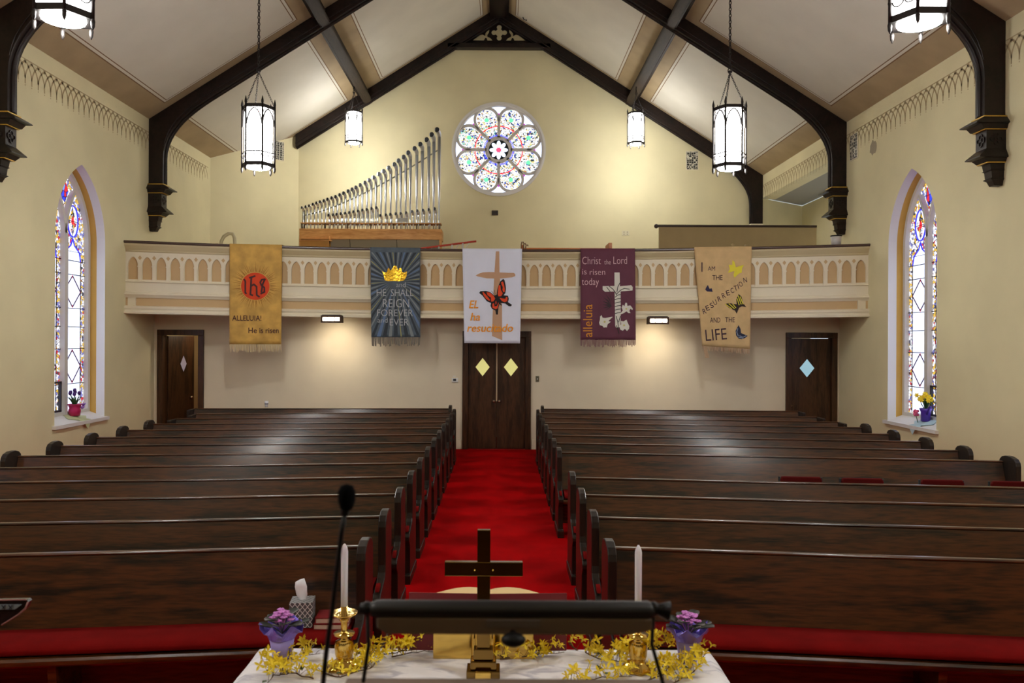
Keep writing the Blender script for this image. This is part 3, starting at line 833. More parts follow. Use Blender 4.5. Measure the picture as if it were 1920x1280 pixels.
# ------------------------------------------------------------------ hanging lanterns
def chain_mb(p0, p1, link=.055, r=.006):
    mb = MB(); p0 = Vector(p0); p1 = Vector(p1); d = p1 - p0; n = max(2, int(d.length / (link * .78))); t = d.normalized()
    u = t.orthogonal().normalized(); v = t.cross(u)
    for i in range(n):
        c = p0 + d * ((i + .5) / n); a = u if i % 2 else v
        pts = [c + t * (link * .5 * math.cos(q * math.pi / 4)) + a * (link * .27 * math.sin(q * math.pi / 4)) for q in range(8)]
        mb.tube(pts, r, 4, closed=True)
    return mb
def make_lantern():
    """origin at the underside of the lower ring"""
    t = thing('hanging_lantern', None, 'lamp'); H = .9; Rr = .236
    cor = [(Rr * math.cos(R(60 * i)), Rr * math.sin(R(60 * i))) for i in range(6)]
    MB().lathe([(.19, .02), (.2, .04), (.2, H - .04)], n=24).build('glass_cylinder', LANTG, t)
    MB().lathe([(.195, H - .05), (.19, H - .045), (.0005, H - .04)], n=24).build('lamp_disc', LANTB, t)
    MB().lathe([(.0005, -.035), (.1, -.03), (.165, -.012), (.175, .01), (.175, .02)], n=24).build('glass_bowl', LANTB, t)
    for z0, z1, nm in ((0, .055, 'lower_ring'), (H - .05, H, 'upper_ring')):
        mb = MB()
        for i in range(6):
            a, b = Vector(cor[i]), Vector(cor[(i + 1) % 6]); ia, ib = a * .8, b * .8
            vs = [(p.x, p.y, z) for z in (z0, z1) for p in (a, b, ib, ia)]
            mb.add(vs, [(0, 1, 5, 4), (2, 3, 7, 6), (0, 1, 2, 3), (4, 5, 6, 7)])
        mb.build(nm, IRON, t)
    for i in range(6):
        x, y = cor[i]; k = 1.03
        mb = MB().tube([(x * k, y * k, -.0), (x * k, y * k, H)], .015, 6)
        mb.tube([(x * k, y * k, -.09), (x * k, y * k, -.06), (x * k, y * k, -.02), (x * k, y * k, .02)], [.003, .017, .02, .008], 6)
        mb.tube([(x * k, y * k, H - .02), (x * k, y * k, H + .02), (x * k, y * k, H + .05), (x * k, y * k, H + .11)], [.008, .02, .017, .002], 6)
        for z in (.16, H - .3): mb.ball((x * k, y * k, z), .018, n=8)
        mb.build('corner_post', IRON, t)
    for i in range(6):
        a, b = Vector(cor[i]), Vector(cor[(i + 1) % 6]); m = (a + b) / 2; d = (b - a) / 2; mb = MB()
        P = lambda u, z: (m.x + d.x * u, m.y + d.y * u, z)
        for s in (-1, 1):
            arc = [P(s * (.93 * math.cos(q * math.pi / 12)), H - .30 + .24 * math.sin(q * math.pi / 12) * (.75 + .25 * q / 6)) for q in range(7)]
            mb.tube(arc, .012, 4)
            mb.tube([P(s * .62 + .18 * math.cos(q * math.pi / 4), H - .1 + .022 * math.sin(q * math.pi / 4)) for q in range(8)], .006, 4, closed=True)
            mb.tube([P(s * .45 + .42 * math.cos(math.pi * q / 6), .16 - .045 * math.sin(math.pi * q / 6)) for q in range(7)], .007, 4)
        for s in (-1, 1):   # pierced spandrel: strip between the arch head and the corner
            arcp = [(.93 * math.cos(q * math.pi / 12), H - .30 + .24 * math.sin(q * math.pi / 12) * (.75 + .25 * q / 6)) for q in range(5)]
            for (u0, z0), (u1, z1) in zip(arcp, arcp[1:]): mb.add([P(s * u0, z0), P(s * u1, z1), P(s * min(.98, u1 + .07), z1), P(s * min(.98, u0 + .07), z0)], [(0, 1, 2, 3)])
        mb.tube([P(-1, .2), P(1, .2)], .010, 4)
        mb.build('side_tracery', IRON, t)
    top = (0, 0, H + .52)
    for i in (0, 2, 4):
        chain_mb((cor[i][0], cor[i][1], H), top, .04, .004).build('side_chain', IRON, t)
    mb = MB().tube([(.03 * math.cos(q * math.pi / 6), 0, H + .55 + .04 * math.sin(q * math.pi / 6)) for q in range(12)], .008, 5, closed=True)
    mb.ball((0, 0, H + .53), .028, n=8)
    mb.build('chain_ring', IRON, t)
    return t
specs = [(-3.54, 11.9, 4.77, 1.0, 'large lit iron lantern hanging fully in view left of the organ pipes'),
         (3.47, 11.9, 4.79, 1.0, 'large lit iron lantern hanging fully in view on the right'),
         (-3.60, 19.9, 7.12, .87, 'small far lit lantern above the organ pipes'),
         (3.42, 19.9, 7.12, .87, 'small far lit lantern right of the round window'),
         (-3.54, 6.6, 4.84, 1.0, 'lit lantern cut off by the upper left corner of the photo'),
         (3.52, 6.6, 4.84, 1.0, 'lit lantern cut off by the top edge at upper right'),
         (-3.54, 1.3, 4.84, 1.0, 'added lit lantern over the chancel on the left, out of the photo'),  # this pair is added out of view to light table and pews
         (3.52, 1.3, 4.84, 1.0, 'added lit lantern over the chancel on the right, out of the photo')]
lan = None
for x, Y, z, sc, lab in specs:
    if lan is None: lan = make_lantern(); o = lan; o.location = (x, Y, z); o['label'] = lab; o['group'] = 'hanging lanterns'
    else: o = dup(lan, (x, Y, z), None, lab, 'hanging lanterns')
for (x, Y, z, sc, lab), o in zip(specs, [lan] + [o for o in COL.objects if o.name.startswith('hanging_lantern.')]):
    o.scale = (sc, sc, sc)
    ztop = zc(x) - .32
    if Y < 2:      # added point light below each chancel lantern, to brighten table and pews
        l = bpy.data.lights.new('chancel_fill', 'POINT'); l.energy = 15; l.color = (1, .93, .82); l.shadow_soft_size = .14
        lo = bpy.data.objects.new('chancel_fill', l); COL.objects.link(lo); lo.location = (x, Y, z - .25)
    if Y > 19:     # added point light below each far lantern, to brighten the back wall
        l = bpy.data.lights.new('far_lantern_fill', 'POINT'); l.energy = 9; l.color = (1, .98, .94); l.shadow_soft_size = .16
        lo = bpy.data.objects.new('far_lantern_fill', l); COL.objects.link(lo); lo.location = (x, Y - .1, z - .3)
    cm = chain_mb((0, 0, 1.49), (0, 0, (ztop - z) / sc), .06, .007)
    cm.build('suspension_chain', IRON, o, local=True)
    MB().tube([(0, 0, (ztop - z) / sc - .02), (0, 0, (ztop - z) / sc + .06)], .03, 8).build('ceiling_hook', IRON, o, local=True)

# ------------------------------------------------------------------ under-gallery wall lights
SCG = mat('sconce_lit_glass', (255, 238, 205), .4, emis=SCONCE_GLOW)
def make_sconce():
    t = thing('ceiling_light', None, 'lamp')
    MB().box(-.18, .18, -.1, .08, .065, .085).build('back_plate', IRON, t)
    for z in (-.055, .055):
        MB().box(-.2, .2, -.12, .1, z - .016, z + .016).build('bar', mat('bronze_light_frame', (70, 50, 40), .4, metal=.6), t, bevel=.004)
    MB().tube([(-.165, -.07, 0), (.165, -.07, 0)], .034, 12).build('lit_tube', SCG, t)
    for s in (-1, 1):
        MB().box(min(s * .165, s * .2), max(s * .165, s * .2), -.115, .095, -.06, .06).build('end_cap', MATS['bronze_light_frame'], t, bevel=.004)
    MB().box(-.075, -.065, -.115, -.1, -.045, .045).box(.065, .075, -.115, -.1, -.045, .045).build('clip', MATS['bronze_light_frame'], t)
    return t
SCL = []
YS = 15.62
for px, lab in ((623, 'lit light fitting under the balcony left of the double doors'), (1233, 'lit light fitting under the balcony right of the double doors')):
    x, z = at(px, 603, YS); z = 2.695 - .075
    if not SCL: sc0 = make_sconce(); sc0.location = (x, YS, z); tag(sc0, lab, None, 'light fittings under the balcony')
    else: dup(sc0, (x, YS, z), None, lab, 'light fittings under the balcony')
    SCL.append((x, z))
    l = bpy.data.lights.new('fitting_lamp', 'SPOT'); l.energy = 13; l.color = (1, .86, .66); l.spot_size = R(140); l.spot_blend = 1; l.shadow_soft_size = .1
    lo = bpy.data.objects.new('fitting_lamp', l); COL.objects.link(lo); lo.location = (x, YS + .06, z - .11); lo.rotation_euler = (R(40), 0, 0)

# ------------------------------------------------------------------ small wall fittings
x, z = at(853, 712, YL)
t = thing('thermostat', 'white thermostat on the wall left of the double doors', 'thermostat', (x, YL, z))
MB().box(x - .065, x + .065, YL - .025, YL, z - .045, z + .045).build('housing', mat('white_plastic', (225, 225, 222), .4), t, bevel=.006)
MB().box(x - .035, x + .025, YL - .028, YL - .024, z - .02, z + .025).build('display', mat('dark_display', (60, 66, 70), .2), t)
MB().box(x - .04, x + .02, YL - .006, YL, z + .07, z + .085).build('cover_strip', MATS['white_plastic'], t)
x, z = at(1007.5, 710, YL)
t = thing('light_switch', 'bronze light switch plate on the wall right of the double doors', 'switch', (x, YL, z))
MB().box(x - .036, x + .036, YL - .012, YL, z - .06, z + .06).build('plate', mat('bronze_plate', (110, 104, 84), .4, metal=.5), t, bevel=.004)
MB().box(x - .008, x + .008, YL - .028, YL - .01, z - .016, z + .016).build('toggle', MATS['white_plastic'], t, bevel=.003)
x, z = at(928, 399, YB)
t = thing('wall_plaque', 'small dark plaque on the gable wall below the round window', 'plaque', (x, YB, z))
MB().box(x - .085, x + .085, YB - .03, YB, z - .065, z + .065).build('frame', mat('plaque_brown', (64, 50, 36), .5), t, bevel=.006)
mbx = MB()
for q in (-.045, 0, .045): mbx.box(x + q - .014, x + q + .014, YB - .034, YB - .029, z - .03, z + .03)
mbx.build('inlay', mat('plaque_inlay', (30, 26, 22), .4), t)
x, z = at(1173, 437, YB)
t = thing('wall_outlet', 'cream outlet plate on the gable wall above the purple banner', 'outlet', (x, YB, z))
MB().box(x - .1, x + .1, YB - .01, YB, z - .065, z + .065).build('plate', mat('cream_plastic', (214, 206, 176), .5), t, bevel=.004)
mbx = MB()
for q in (-.045, .045):
    for p in (-.028, .028): mbx.box(x + q - .014, x + q + .014, YB - .013, YB - .009, z + p - .012, z + p + .012)
mbx.build('socket', mat('socket_shade', (150, 140, 110), .6), t)
# cup on the last left pew
x, z = at(497, 768, 15.45)
t = thing('paper_cup', 'small white cup standing on the rearmost left pew', 'cup', (x, 15.58, .908))
MB().lathe([(.028, 0), (.038, .115), (.036, .115), (.027, .004), (.001, .004)], (x, 15.545 - .0, .908), 16).build('cup', mat('white_paper', (235, 235, 238), .6), t)
mbx = MB()
mbx.lathe([(.0345, .05), (.0362, .075)], (x, 15.545, .908), 16); mbx.build('band', mat('grey_print', (120, 125, 135), .6), t)
t.location = (x, 15.545, .908)
for ch_ in t.children: ch_.location = (0, .035, 0)
# wall grilles (pierced pattern)
def grille_mat():
    m = bpy.data.materials.new('pierced_grille'); m.use_nodes = True; N = m.node_tree.nodes; L = m.node_tree.links; b = N['Principled BSDF']
    tc = N.new('ShaderNodeTexCoord'); outs = []
    w1 = N.new('ShaderNodeTexVoronoi'); w1.inputs['Scale'].default_value = 17; w1.inputs['Randomness'].default_value = .25; w1.feature = 'DISTANCE_TO_EDGE'
    L.new(tc.outputs['Object'], w1.inputs['Vector'])
    g = N.new('ShaderNodeMath'); g.operation = 'GREATER_THAN'; g.inputs[1].default_value = .07
    L.new(w1.outputs['Distance'], g.inputs[0])
    r = N.new('ShaderNodeMix'); r.data_type = 'RGBA'; L.new(g.outputs[0], r.inputs[0])
    r.inputs[6].default_value = srgb(205, 200, 180); r.inputs[7].default_value = srgb(40, 38, 34)
    L.new(r.outputs[2], b.inputs['Base Color']); b.inputs['Roughness'].default_value = .6
    return m
GR = grille_mat()
def grille(nm_lab, p, ux, hw, hh, nrm):
    t = thing('wall_grille', nm_lab, 'vent', p, 0, 'ornate wall grilles')
    p = Vector(p); ux = Vector(ux); nn = Vector(nrm); uz = Vector((0, 0, 1))
    def slab(hw, hh, d0, d1, name, m):
        vs = [p + ux * a * hw + uz * b * hh + nn * d for d in (d0, d1) for a, b in ((-1, -1), (1, -1), (1, 1), (-1, 1))]
        return MB().add(vs, [(0, 1, 2, 3), (4, 5, 6, 7), (0, 1, 5, 4), (1, 2, 6, 5), (2, 3, 7, 6), (3, 0, 4, 7)]).build(name, m, t)
    slab(hw + .02, hh + .02, 0, .012, 'frame', CREAM); slab(hw, hh, .008, .016, 'pierced_plate', GR)
x, z = at(1297.5, 301, YB); grille('square pierced grille on the gable wall right of the round window', (x, YB, z), (1, 0, 0), .15, .235, (0, -1, 0))
dv = Vector((1.65, 1.95, 0)).normalized(); Yg = 20.9; x = -WX + (Yg - 19.45) * 1.65 / 1.95; z = at(541, 282, Yg)[1]
grille('pierced grille on the canted wall at the left end of the gallery', (x, Yg, z), dv, .17, .235, (dv.y, -dv.x, 0))
grille('pierced grille high on the right side wall beside the truss', (WX, 15.7, at(1605, 275, 15.7)[1]), (0, 1, 0), .15, .235, (-1, 0, 0))
# patch of peeling paint on the right wall
c = Vector((WX - .003, 14.9, at(1636, 277, 14.9)[1])); mb = MB()
random.seed(3)
mb.add([c + Vector((0, (.11 + .05 * random.random()) * math.cos(q * math.pi / 7), (.1 + .07 * random.random()) * math.sin(q * math.pi / 7))) for q in range(14)], [tuple(range(14))])
o = mb.build('peeling_paint', mat('bare_plaster', (160, 150, 128), .9), clean=False); tag(o, 'grey patch of peeling paint on the right wall near the truss', 'paint patch')
x = .62; mb = MB().tube([(x, 20.9, zc(x)), (x + .02, 20.9, zc(x) - .06), (x + .1, 20.9, zc(x) - .09), (x + .09, 20.9, zc(x) - .02)], .012, 5)
tag(mb.build('ceiling_hook', IRON), 'tiny dark hook in the ceiling just right of the ridge', 'hook')

# ------------------------------------------------------------------ pipe organ
YO = 20.3
x0, zt = at(561, 428, YO); x1, zb = at(828, 449, YO)
root = thing('pipe_organ', 'organ with rising row of silver pipes on a pine wind chest', 'organ', ((x0 + x1) / 2, YO, 2.9))
MB().box(x0, x1, YO, YO + .6, zb, zt).build('wind_chest', LIGHTW, root, bevel=.006)
MB().box(x0 + .02, x1 - .03, YO + .06, YO + .55, 2.9, zb).build('lower_case', mat('organ_grey_board', (150, 142, 122), .6), root)
MB().box(x1 - .06, x1 + .005, YO - .01, YO + .05, 2.9, zb).box(x0, x0 + .05, YO - .01, YO + .05, 2.9, zb).build('leg_post', LIGHTW, root, bevel=.003)
xa, za = at(563, 449, YO - .15); xb, zb2 = at(617, 464, YO - .15)
MB().box(xa, xb, YO - .16, YO + .05, zb2, za - .03).build('side_box', mat('honey_wood', (190, 136, 60), .5, var=.15), root, bevel=.004)
MB().box(xb - .02, xb, YO - .17, YO + .0, zb2 + .1, za + .1).box(xa, xb + .05, YO - .17, YO + .0, za - .03, za).build('side_box_top', LIGHTW, root)
zr = at(700, 418, YO)[1]
MB().box(x0 + .02, x1 - .02, YO + .02, YO + .35, zr - .012, zr + .012).build('rack_board', LIGHTW, root)
mb = MB()
for q in range(7):
    xx = x0 + .05 + q * (x1 - x0 - .1) / 6; mb.box(xx - .015, xx + .015, YO + .03, YO + .06, zt, zr)
mb.build('rack_post', mat('dark_slat', (90, 70, 46), .6), root)
mb = MB(); n = 40
for q in range(n): mb.box(x0 + .04 + q * (x1 - x0 - .08) / n, x0 + .04 + (q + .5) * (x1 - x0 - .08) / n, YO + .1, YO + .12, zt, zr)
tops = [(90, 855), (127, 847), (163, 838), (200, 823), (235, 810), (272, 798), (310, 788), (347, 773), (387, 760), (427, 748), (468, 730), (507, 713), (553, 693), (593, 675), (630, 656), (674, 633), (721, 610), (764, 584), (810, 558), (862, 524), (908, 496), (958, 463), (1015, 429), (1057, 392), (1108, 356), (1153, 314), (1217, 272), (1273, 230), (1337, 185), (1387, 135), (1440, 87)]
small = [(357, 932), (402, 928), (437, 924), (479, 917), (522, 912), (563, 906), (604, 898), (650, 890), (693, 882), (738, 875), (785, 866), (832, 857), (872, 935), (927, 929), (972, 923), (1027, 918), (1075, 915), (1129, 908), (1188, 895), (1240, 888), (1297, 882), (1354, 876), (1414, 868)]
def pipe(px, py, big, Yp):
    f = big; X, Z = at(550 + px / 5.333, 230 + py / 5.333, Yp)
    r = (.034 + .030 * f); xb_ = X + .03 + .02 * f
    mb = MB()
    zb_ = zt + .001
    # boot, conical tube, mitred hood turned to the front
    mb.tube([(xb_ + .0, Yp, zb_), (xb_, Yp, zb_ + .1), (xb_, Yp, zb_ + .28)], [.006, .018, .018], 10)
    mb.tube([(xb_, Yp, zb_ + .26), (xb_, Yp, zb_ + .28), (xb_, Yp, Z - r * 2.2)], [.016, .015 + .006 * f, r * .7], 14)
    mb.tube([(xb_, Yp, Z - r * 2.2), (xb_ - .004, Yp - .01, Z - r * 1.0), (X + .012, Yp - r * 1.2, Z), (X, Yp - r * 2.2, Z + .008)], [r * .7, r * .88, r, r * 1.04], 14)
    mb.tube([(X, Yp - r * 2.2, Z + .008), (X - .003, Yp - r * 2.32, Z + .009)], [r * 1.03, r * 1.03], 14, 1)
    return mb.build('pipe', [STEEL, HOLE], root)
for i, (px, py) in enumerate(tops): pipe(px, py, i / 30, YO + .16)
for i, (px, py) in enumerate(small): pipe(px, py, .12, YO + .06)
A = at(568, 404, YO + .22); B = at(821, 281, YO + .22)
pts = []
for i in range(9):
    t_ = i / 8; pts.append((A[0] + (B[0] - A[0]) * t_, YO + .24, A[1] + (B[1] - A[1]) * (t_ ** 1.35)))
MB().tube(pts, .018, 4, up=(0, 1, 0)).build('stay_bar', mat('stay_bar_grey', (120, 120, 112), .6), root)
for px in (568, 571): 
    X, _ = at(px, 410, YO + .2); MB().box(X - .012, X + .012, YO + .2, YO + .22, zt, zt + .5).build('stay_post', IRON, root)
X, Z = at(754, 412, YO); MB().box(X - .13, X + .13, YO - .0, YO + .02, Z - .05, Z + .05).build('name_card', mat('card_grey', (170, 170, 165), .5), root)
X, Z = at(661, 462, YO)
for px in (655, 743): 
    X, _ = at(px, 455, YO); MB().tube([(X, YO + .05, zb), (X + .01, YO + .04, zb - .12), (X + .02, YO + .05, zb - .35)], .008, 4).build('cable', BLACK, root)

# ------------------------------------------------------------------ gallery things
# parapet at the right
Yp = 18.0; x0, zt = at(1231, 421, Yp); x1, _ = at(1531, 427, Yp)
root = thing('gallery_partition', 'plain tan partition with dark cap at the right of the gallery', 'partition', ((x0 + x1) / 2, Yp, 2.9))
MB().box(x0 + .06, x1, Yp, Yp + .06, 2.9, zt - .04).build('panel', mat('tan_board', (172, 152, 110), .7, var=.05, bump=.1), root)
MB().box(x0, x1, Yp - .03, Yp + .09, zt - .05, zt).ball((x0, Yp + .03, zt - .03), .05).build('cap', mat('dark_cap', (54, 36, 30), .4), root, bevel=.006)
# red step ladder lying behind the rail
Yq = 17.6
A = at(742, 472, Yq); B = at(893, 452, Yq)
root = thing('step_ladder', 'red ladder with white rungs lying behind the balcony rail', 'ladder', (A[0], Yq, A[1] - .2))
RED = mat('red_fibreglass', (190, 62, 40), .45)
for dy in (0,): MB().tube([(A[0] - .3, Yq + dy, A[1] - .04), (B[0], Yq + dy, B[1])], .022, 6).build('side_rail', RED, root)
ALU = mat('white_aluminium', (206, 204, 200), .4, metal=.2)
for px in (772, 798, 823, 848, 868):
    t_ = (px - 742) / 151; X = A[0] + (B[0] - A[0]) * t_; Z = A[1] + (B[1] - A[1]) * t_
    MB().tube([(X, Yq - .02, Z - .01), (X - .01, Yq - .02, Z - .2)], .022, 5).tube([(X + .14, Yq + .0, Z + .0), (X + .03, Yq, Z - .16)], .009, 5).build('rung', ALU, root)
MB().box(A[0] - .3, B[0] - .3, Yq - .05, Yq + .4, A[1] - .36, A[1] - .2).build('ladder_shelf', ALU, root)
for X in (A[0] - .2, B[0] - .4): MB().box(X - .03, X + .03, Yq + .1, Yq + .16, 2.9, A[1] - .34).build('ladder_leg', ALU, root)
# orange wooden bench behind the rail
Yq = 16.9
A = at(977, 466, Yq); B = at(1140, 467, Yq)
root = thing('gallery_bench', 'orange wood bench showing its top just behind the balcony rail', 'bench', ((A[0] + B[0]) / 2, Yq, 2.9))
MB().box(A[0] + .05, B[0], Yq, Yq + .035, 3.6, A[1] + .02).build('backrest', ORANGEW, root, bevel=.006)
MB().box(A[0] + .05, B[0], Yq - .45, Yq, 3.33, 3.37).build('seat', ORANGEW, root, bevel=.006)
MB().box(B[0] - .05, B[0] + .02, Yq - .48, Yq + .05, 2.9, A[1] + .075).build('bench_end', ORANGEW, root, bevel=.006)
MB().box(A[0], A[0] + .05, Yq - .48, Yq + .05, 2.9, A[1] + .02).build('bench_end', ORANGEW, root, bevel=.006)
# curved wooden hooks stand next to it
root = thing('coat_hooks', 'three small curved wooden hooks beside the orange bench', 'hooks', (A[0] - .02, Yq - .1, 2.9))
for i in range(3):
    X = A[0] - .01 + .045 * i; Z = A[1] + .07 - .03 * i
    MB().tube([(X, Yq - .6, 2.9), (X, Yq - .6, Z - .05), (X + .01, Yq - .6, Z), (X + .035, Yq - .6, Z + .0), (X + .045, Yq - .6, Z - .03)], .013, 6).build('hook', mat('brown_hook_wood', (120, 84, 50), .5), root)
# bench ends near the partition
Yq = 17.0
A = at(1374, 462, Yq); B = at(1399, 463, Yq)
for P_, lab in ((A, 'left of two small wooden bench ends showing above the rail at right'), (B, 'right of two small wooden bench ends showing above the rail at right')):
    mb = MB().box(P_[0] - .03, P_[0] + .03, Yq - .03, Yq + .03, 2.9, P_[1]).ball((P_[0], Yq, P_[1] + .02), .045)
    tag(mb.build('bench_end_post', MATS['tan_board']), lab, 'post', 'bench ends behind the rail')
# beige curved handrail at the left end
Yq = 16.6
A = at(417, 462, Yq)
root = thing('curved_handrail', 'beige curved handrail rising behind the rail left of the gold banner', 'handrail', (A[0], Yq, 2.9))
Q = [at(a, b, Yq) for a, b in ((414, 470), (415, 452), (420, 443), (428, 438), (436, 438), (440, 446), (441, 470))]
MB().tube([(Q[0][0], Yq, 2.9)] + [(a, Yq, b) for a, b in Q] + [(Q[-1][0], Yq, 2.9)], .035, 8).build('rail', mat('beige_enamel', (196, 186, 150), .5), root)
MB().ball((at(407, 460, Yq)[0], Yq, at(407, 460, Yq)[1]), .05).tube([(Q[0][0], Yq, Q[1][1] - .1), (at(407, 460, Yq)[0], Yq, at(407, 460, Yq)[1])], .02, 6).build('knob', MATS['beige_enamel'], root)
x, z = at(388, 461, 15.6)
# white pail at the right end of the rail
Yq = 15.55; x, z = at(1556, 459, Yq)
zr_ = 4.07 + sag(6.5)
root = thing('white_pail', 'white pail with dark lid standing on the right end of the rail', 'pail', (x, Yq - .0, zr_))
Yq = Yf(x) + .06
MB().lathe([(.085, 0), (.1, .17), (.001, .17)], (x, Yq, zr_), 18).build('pail_body', mat('pail_white', (196, 192, 186), .5), root)
MB().lathe([(.102, .165), (.106, .185), (.001, .19)], (x, Yq, zr_), 18).build('pail_lid', BLACK, root)

# ------------------------------------------------------------------ banners
def bisect(vs, fs, us, ws):
    me = bpy.data.meshes.new('t'); me.from_pydata([(u, 0, w) for u, w in vs], [], fs)
    bm = bmesh.new(); bm.from_mesh(me)
    for u in us: bmesh.ops.bisect_plane(bm, geom=bm.verts[:] + bm.edges[:] + bm.faces[:], plane_co=(u, 0, 0), plane_no=(1, 0, 0))
    for w_ in ws: bmesh.ops.bisect_plane(bm, geom=bm.verts[:] + bm.edges[:] + bm.faces[:], plane_co=(0, 0, w_), plane_no=(0, 0, 1))
    bm.verts.ensure_lookup_table()
    for i, v in enumerate(bm.verts): v.index = i
    out = ([(v.co.x, v.co.z) for v in bm.verts], [tuple(v.index for v in f.verts) for f in bm.faces])
    bm.free(); bpy.data.meshes.remove(me); return out
class Banner:
    def __init__(s, label, quad, cloth, ph, fringe=None, hem=None):
        """quad: photo corners tl,tr,br,bl"""
        s.ph = ph
        cxp = (quad[0][0] + quad[1][0]) / 2
        Y = 15.75
        for _ in range(4):
            X, _z = at(cxp, 470, Y); Y = Yf(X) - .10
        s.Y = Y; s.q = [at(a, b, Y) for a, b in quad]; s.layer = 0; s.X = X
        zt = 4.078 + sag(X)
        s.zt = zt
        s.q[0] = (s.q[0][0], zt); s.q[1] = (s.q[1][0], zt)
        s.root = thing('banner', label, 'banner', (X, Y, zt), 0, None)
        n, m = 24, 26
        vs = []; s.us = []
        for j in range(m + 1):
            for i in range(n + 1):
                u, w_ = s.uv(i / n, j / m); vs.append(s.P(u, w_, 0))
        fs = [(j * (n + 1) + i, j * (n + 1) + i + 1, (j + 1) * (n + 1) + i + 1, (j + 1) * (n + 1) + i) for j in range(m) for i in range(n)]
        mb = MB().add(vs, fs, 0, True)
        # turned over the rail
        top = vs[:n + 1]; back = [(x, Yf(x) + .16, s.zt + .006) for x, y, z in top]; bk2 = [(x, Yf(x) + .2, s.zt - .3) for x, y, z in top]; k = n + 1
        mb.add(top + back + bk2, [(r_ * k + i, r_ * k + i + 1, (r_ + 1) * k + i + 1, (r_ + 1) * k + i) for r_ in (0, 1) for i in range(n)], 0, True)
        c = mb.build('cloth', cloth, s.root); so = c.modifiers.new('t', 'SOLIDIFY'); so.thickness = .003; so.offset = 1
        c['label'] = label.split(' banner')[0] + ' cloth' if False else c.get('label', '') or ''
        if not c['label']: del c['label']
        if fringe:
            mb = MB(); random.seed(int(quad[0][0])); bl, br = s.q[3], s.q[2]; N = fringe[1]
            for i in range(N):
                t = (i + .5) / N; u = bl[0] + (br[0] - bl[0]) * t; z0 = bl[1] + (br[1] - bl[1]) * t
                L = fringe[2] * random.uniform(.7, 1.1); d = random.uniform(-.01, .01); wd = (br[0] - bl[0]) / N * random.uniform(.3, .55)
                p = s.P(u, z0, 0)
                mb.add([(u - wd, p[1], z0 + .01), (u + wd, p[1], z0 + .01), (u + wd * .8 + d, p[1] + random.uniform(-.01, .01), z0 - L), (u - wd * .8 + d, p[1], z0 - L)], [(0, 1, 2, 3)])
            mb.build('fringe', fringe[0], s.root, clean=False)
    def uv(s, a, b):
        tl, tr, br, bl = s.q
        L = (tl[0] + (bl[0] - tl[0]) * b, tl[1] + (bl[1] - tl[1]) * b); Rr = (tr[0] + (br[0] - tr[0]) * b, tr[1] + (br[1] - tr[1]) * b)
        return (L[0] + (Rr[0] - L[0]) * a, L[1] + (Rr[1] - L[1]) * a)
    def P(s, u, z, off):
        d = (s.zt - z) / 2.0
        wv = .012 * d * math.sin((u - s.X) * 9 + s.ph) + .006 * min(1, d * 3) * math.sin((u - s.X) * 21 + 2 * s.ph)
        # follow the curve of the balcony
        y = Yf(u) - .10
        y = s.Y + (y - s.Y) * 1.0
        return (u, y + wv - off, z)
    def put(s, name, vs, fs, m, lay, label=None):
        us = [s.q[0][0] - .2 + .05 * i for i in range(34)]; ws = [s.zt - 2.2 + .1 * i for i in range(24)]
        vs, fs = bisect(vs, fs, us, ws)
        mb = MB().add([s.P(u, w_, .005 + .0025 * lay) for u, w_ in vs], fs)
        o = mb.build(name, m, s.root, clean=False)
        if label: o['label'] = label
        return o
    def px(s, pts): return [at(a, b, s.Y) for a, b in pts]
    def poly(s, name, pts, m, lay=0, label=None, join=None):
        vs = []; fs = []
        for P_ in (pts if isinstance(pts[0], list) else [pts]):
            v2, f2 = filled(s.px(P_)); k = len(vs); vs += [(a, b) for a, b, c in v2]; fs += [tuple(i + k for i in f) for f in f2]
        return s.put(name, vs, fs, m, lay, label)
    def line(s, segs, w_):
        """strokes in photo px"""
        vs = []; fs = []
        for seg in segs:
            for (a, b), (c, d) in zip(seg, seg[1:]):
                l = math.hypot(c - a, d - b) or 1; nx, ny = -(d - b) / l * w_ / 2, (c - a) / l * w_ / 2; ex, ey = (c - a) / l * w_ * .3, (d - b) / l * w_ * .3
                k = len(vs); vs += s.px([(a - ex + nx, b - ey + ny), (c + ex + nx, d + ey + ny), (c + ex - nx, d + ey - ny), (a - ex - nx, b - ey - ny)]); fs.append((k, k + 1, k + 2, k + 3))
        return vs, fs
    def strokes(s, name, segs, w_, m, lay=3): v, f = s.line(segs, w_); return s.put(name, v, f, m, lay)
    def text(s, items, m, lay=2, off=-.012, name='lettering'):
        """items: (string, x0, x1, baseline, height, shear, angle) in photo px; one part"""
        loose = [i for i in items if len(i[0]) == 1 and len(i) > 6]; o = None
        for grp in [[i] for i in items if i not in loose] + ([loose] if loose else []): o = s.text_part(grp, m, lay, off, name)
        return o
    def text_part(s, items, m, lay, off, name):
        V = []; Fc = []
        for it in items:
            body, x0, x1, bl, h = it[:5]; sh = it[5] if len(it) > 5 else 0; an = it[6] if len(it) > 6 else 0
            vs, fs = text2d(body, off, 0)
            lx = min(v[0] for v in vs); hx = max(v[0] for v in vs); hy = max(v[1] for v in vs)
            k = len(V); out = []
            for a, b in vs:
                u = (a - lx) / (hx - lx) * (x1 - x0); w_ = b / hy * h; u += sh * w_
                if an: u, w_ = u * math.cos(R(an)) - w_ * math.sin(R(an)), u * math.sin(R(an)) + w_ * math.cos(R(an))
                out.append((x0 + u, bl - w_))
            V += s.px(out); Fc += [tuple(i + k for i in f) for f in fs]
        return s.put(name, V, Fc, m, lay)

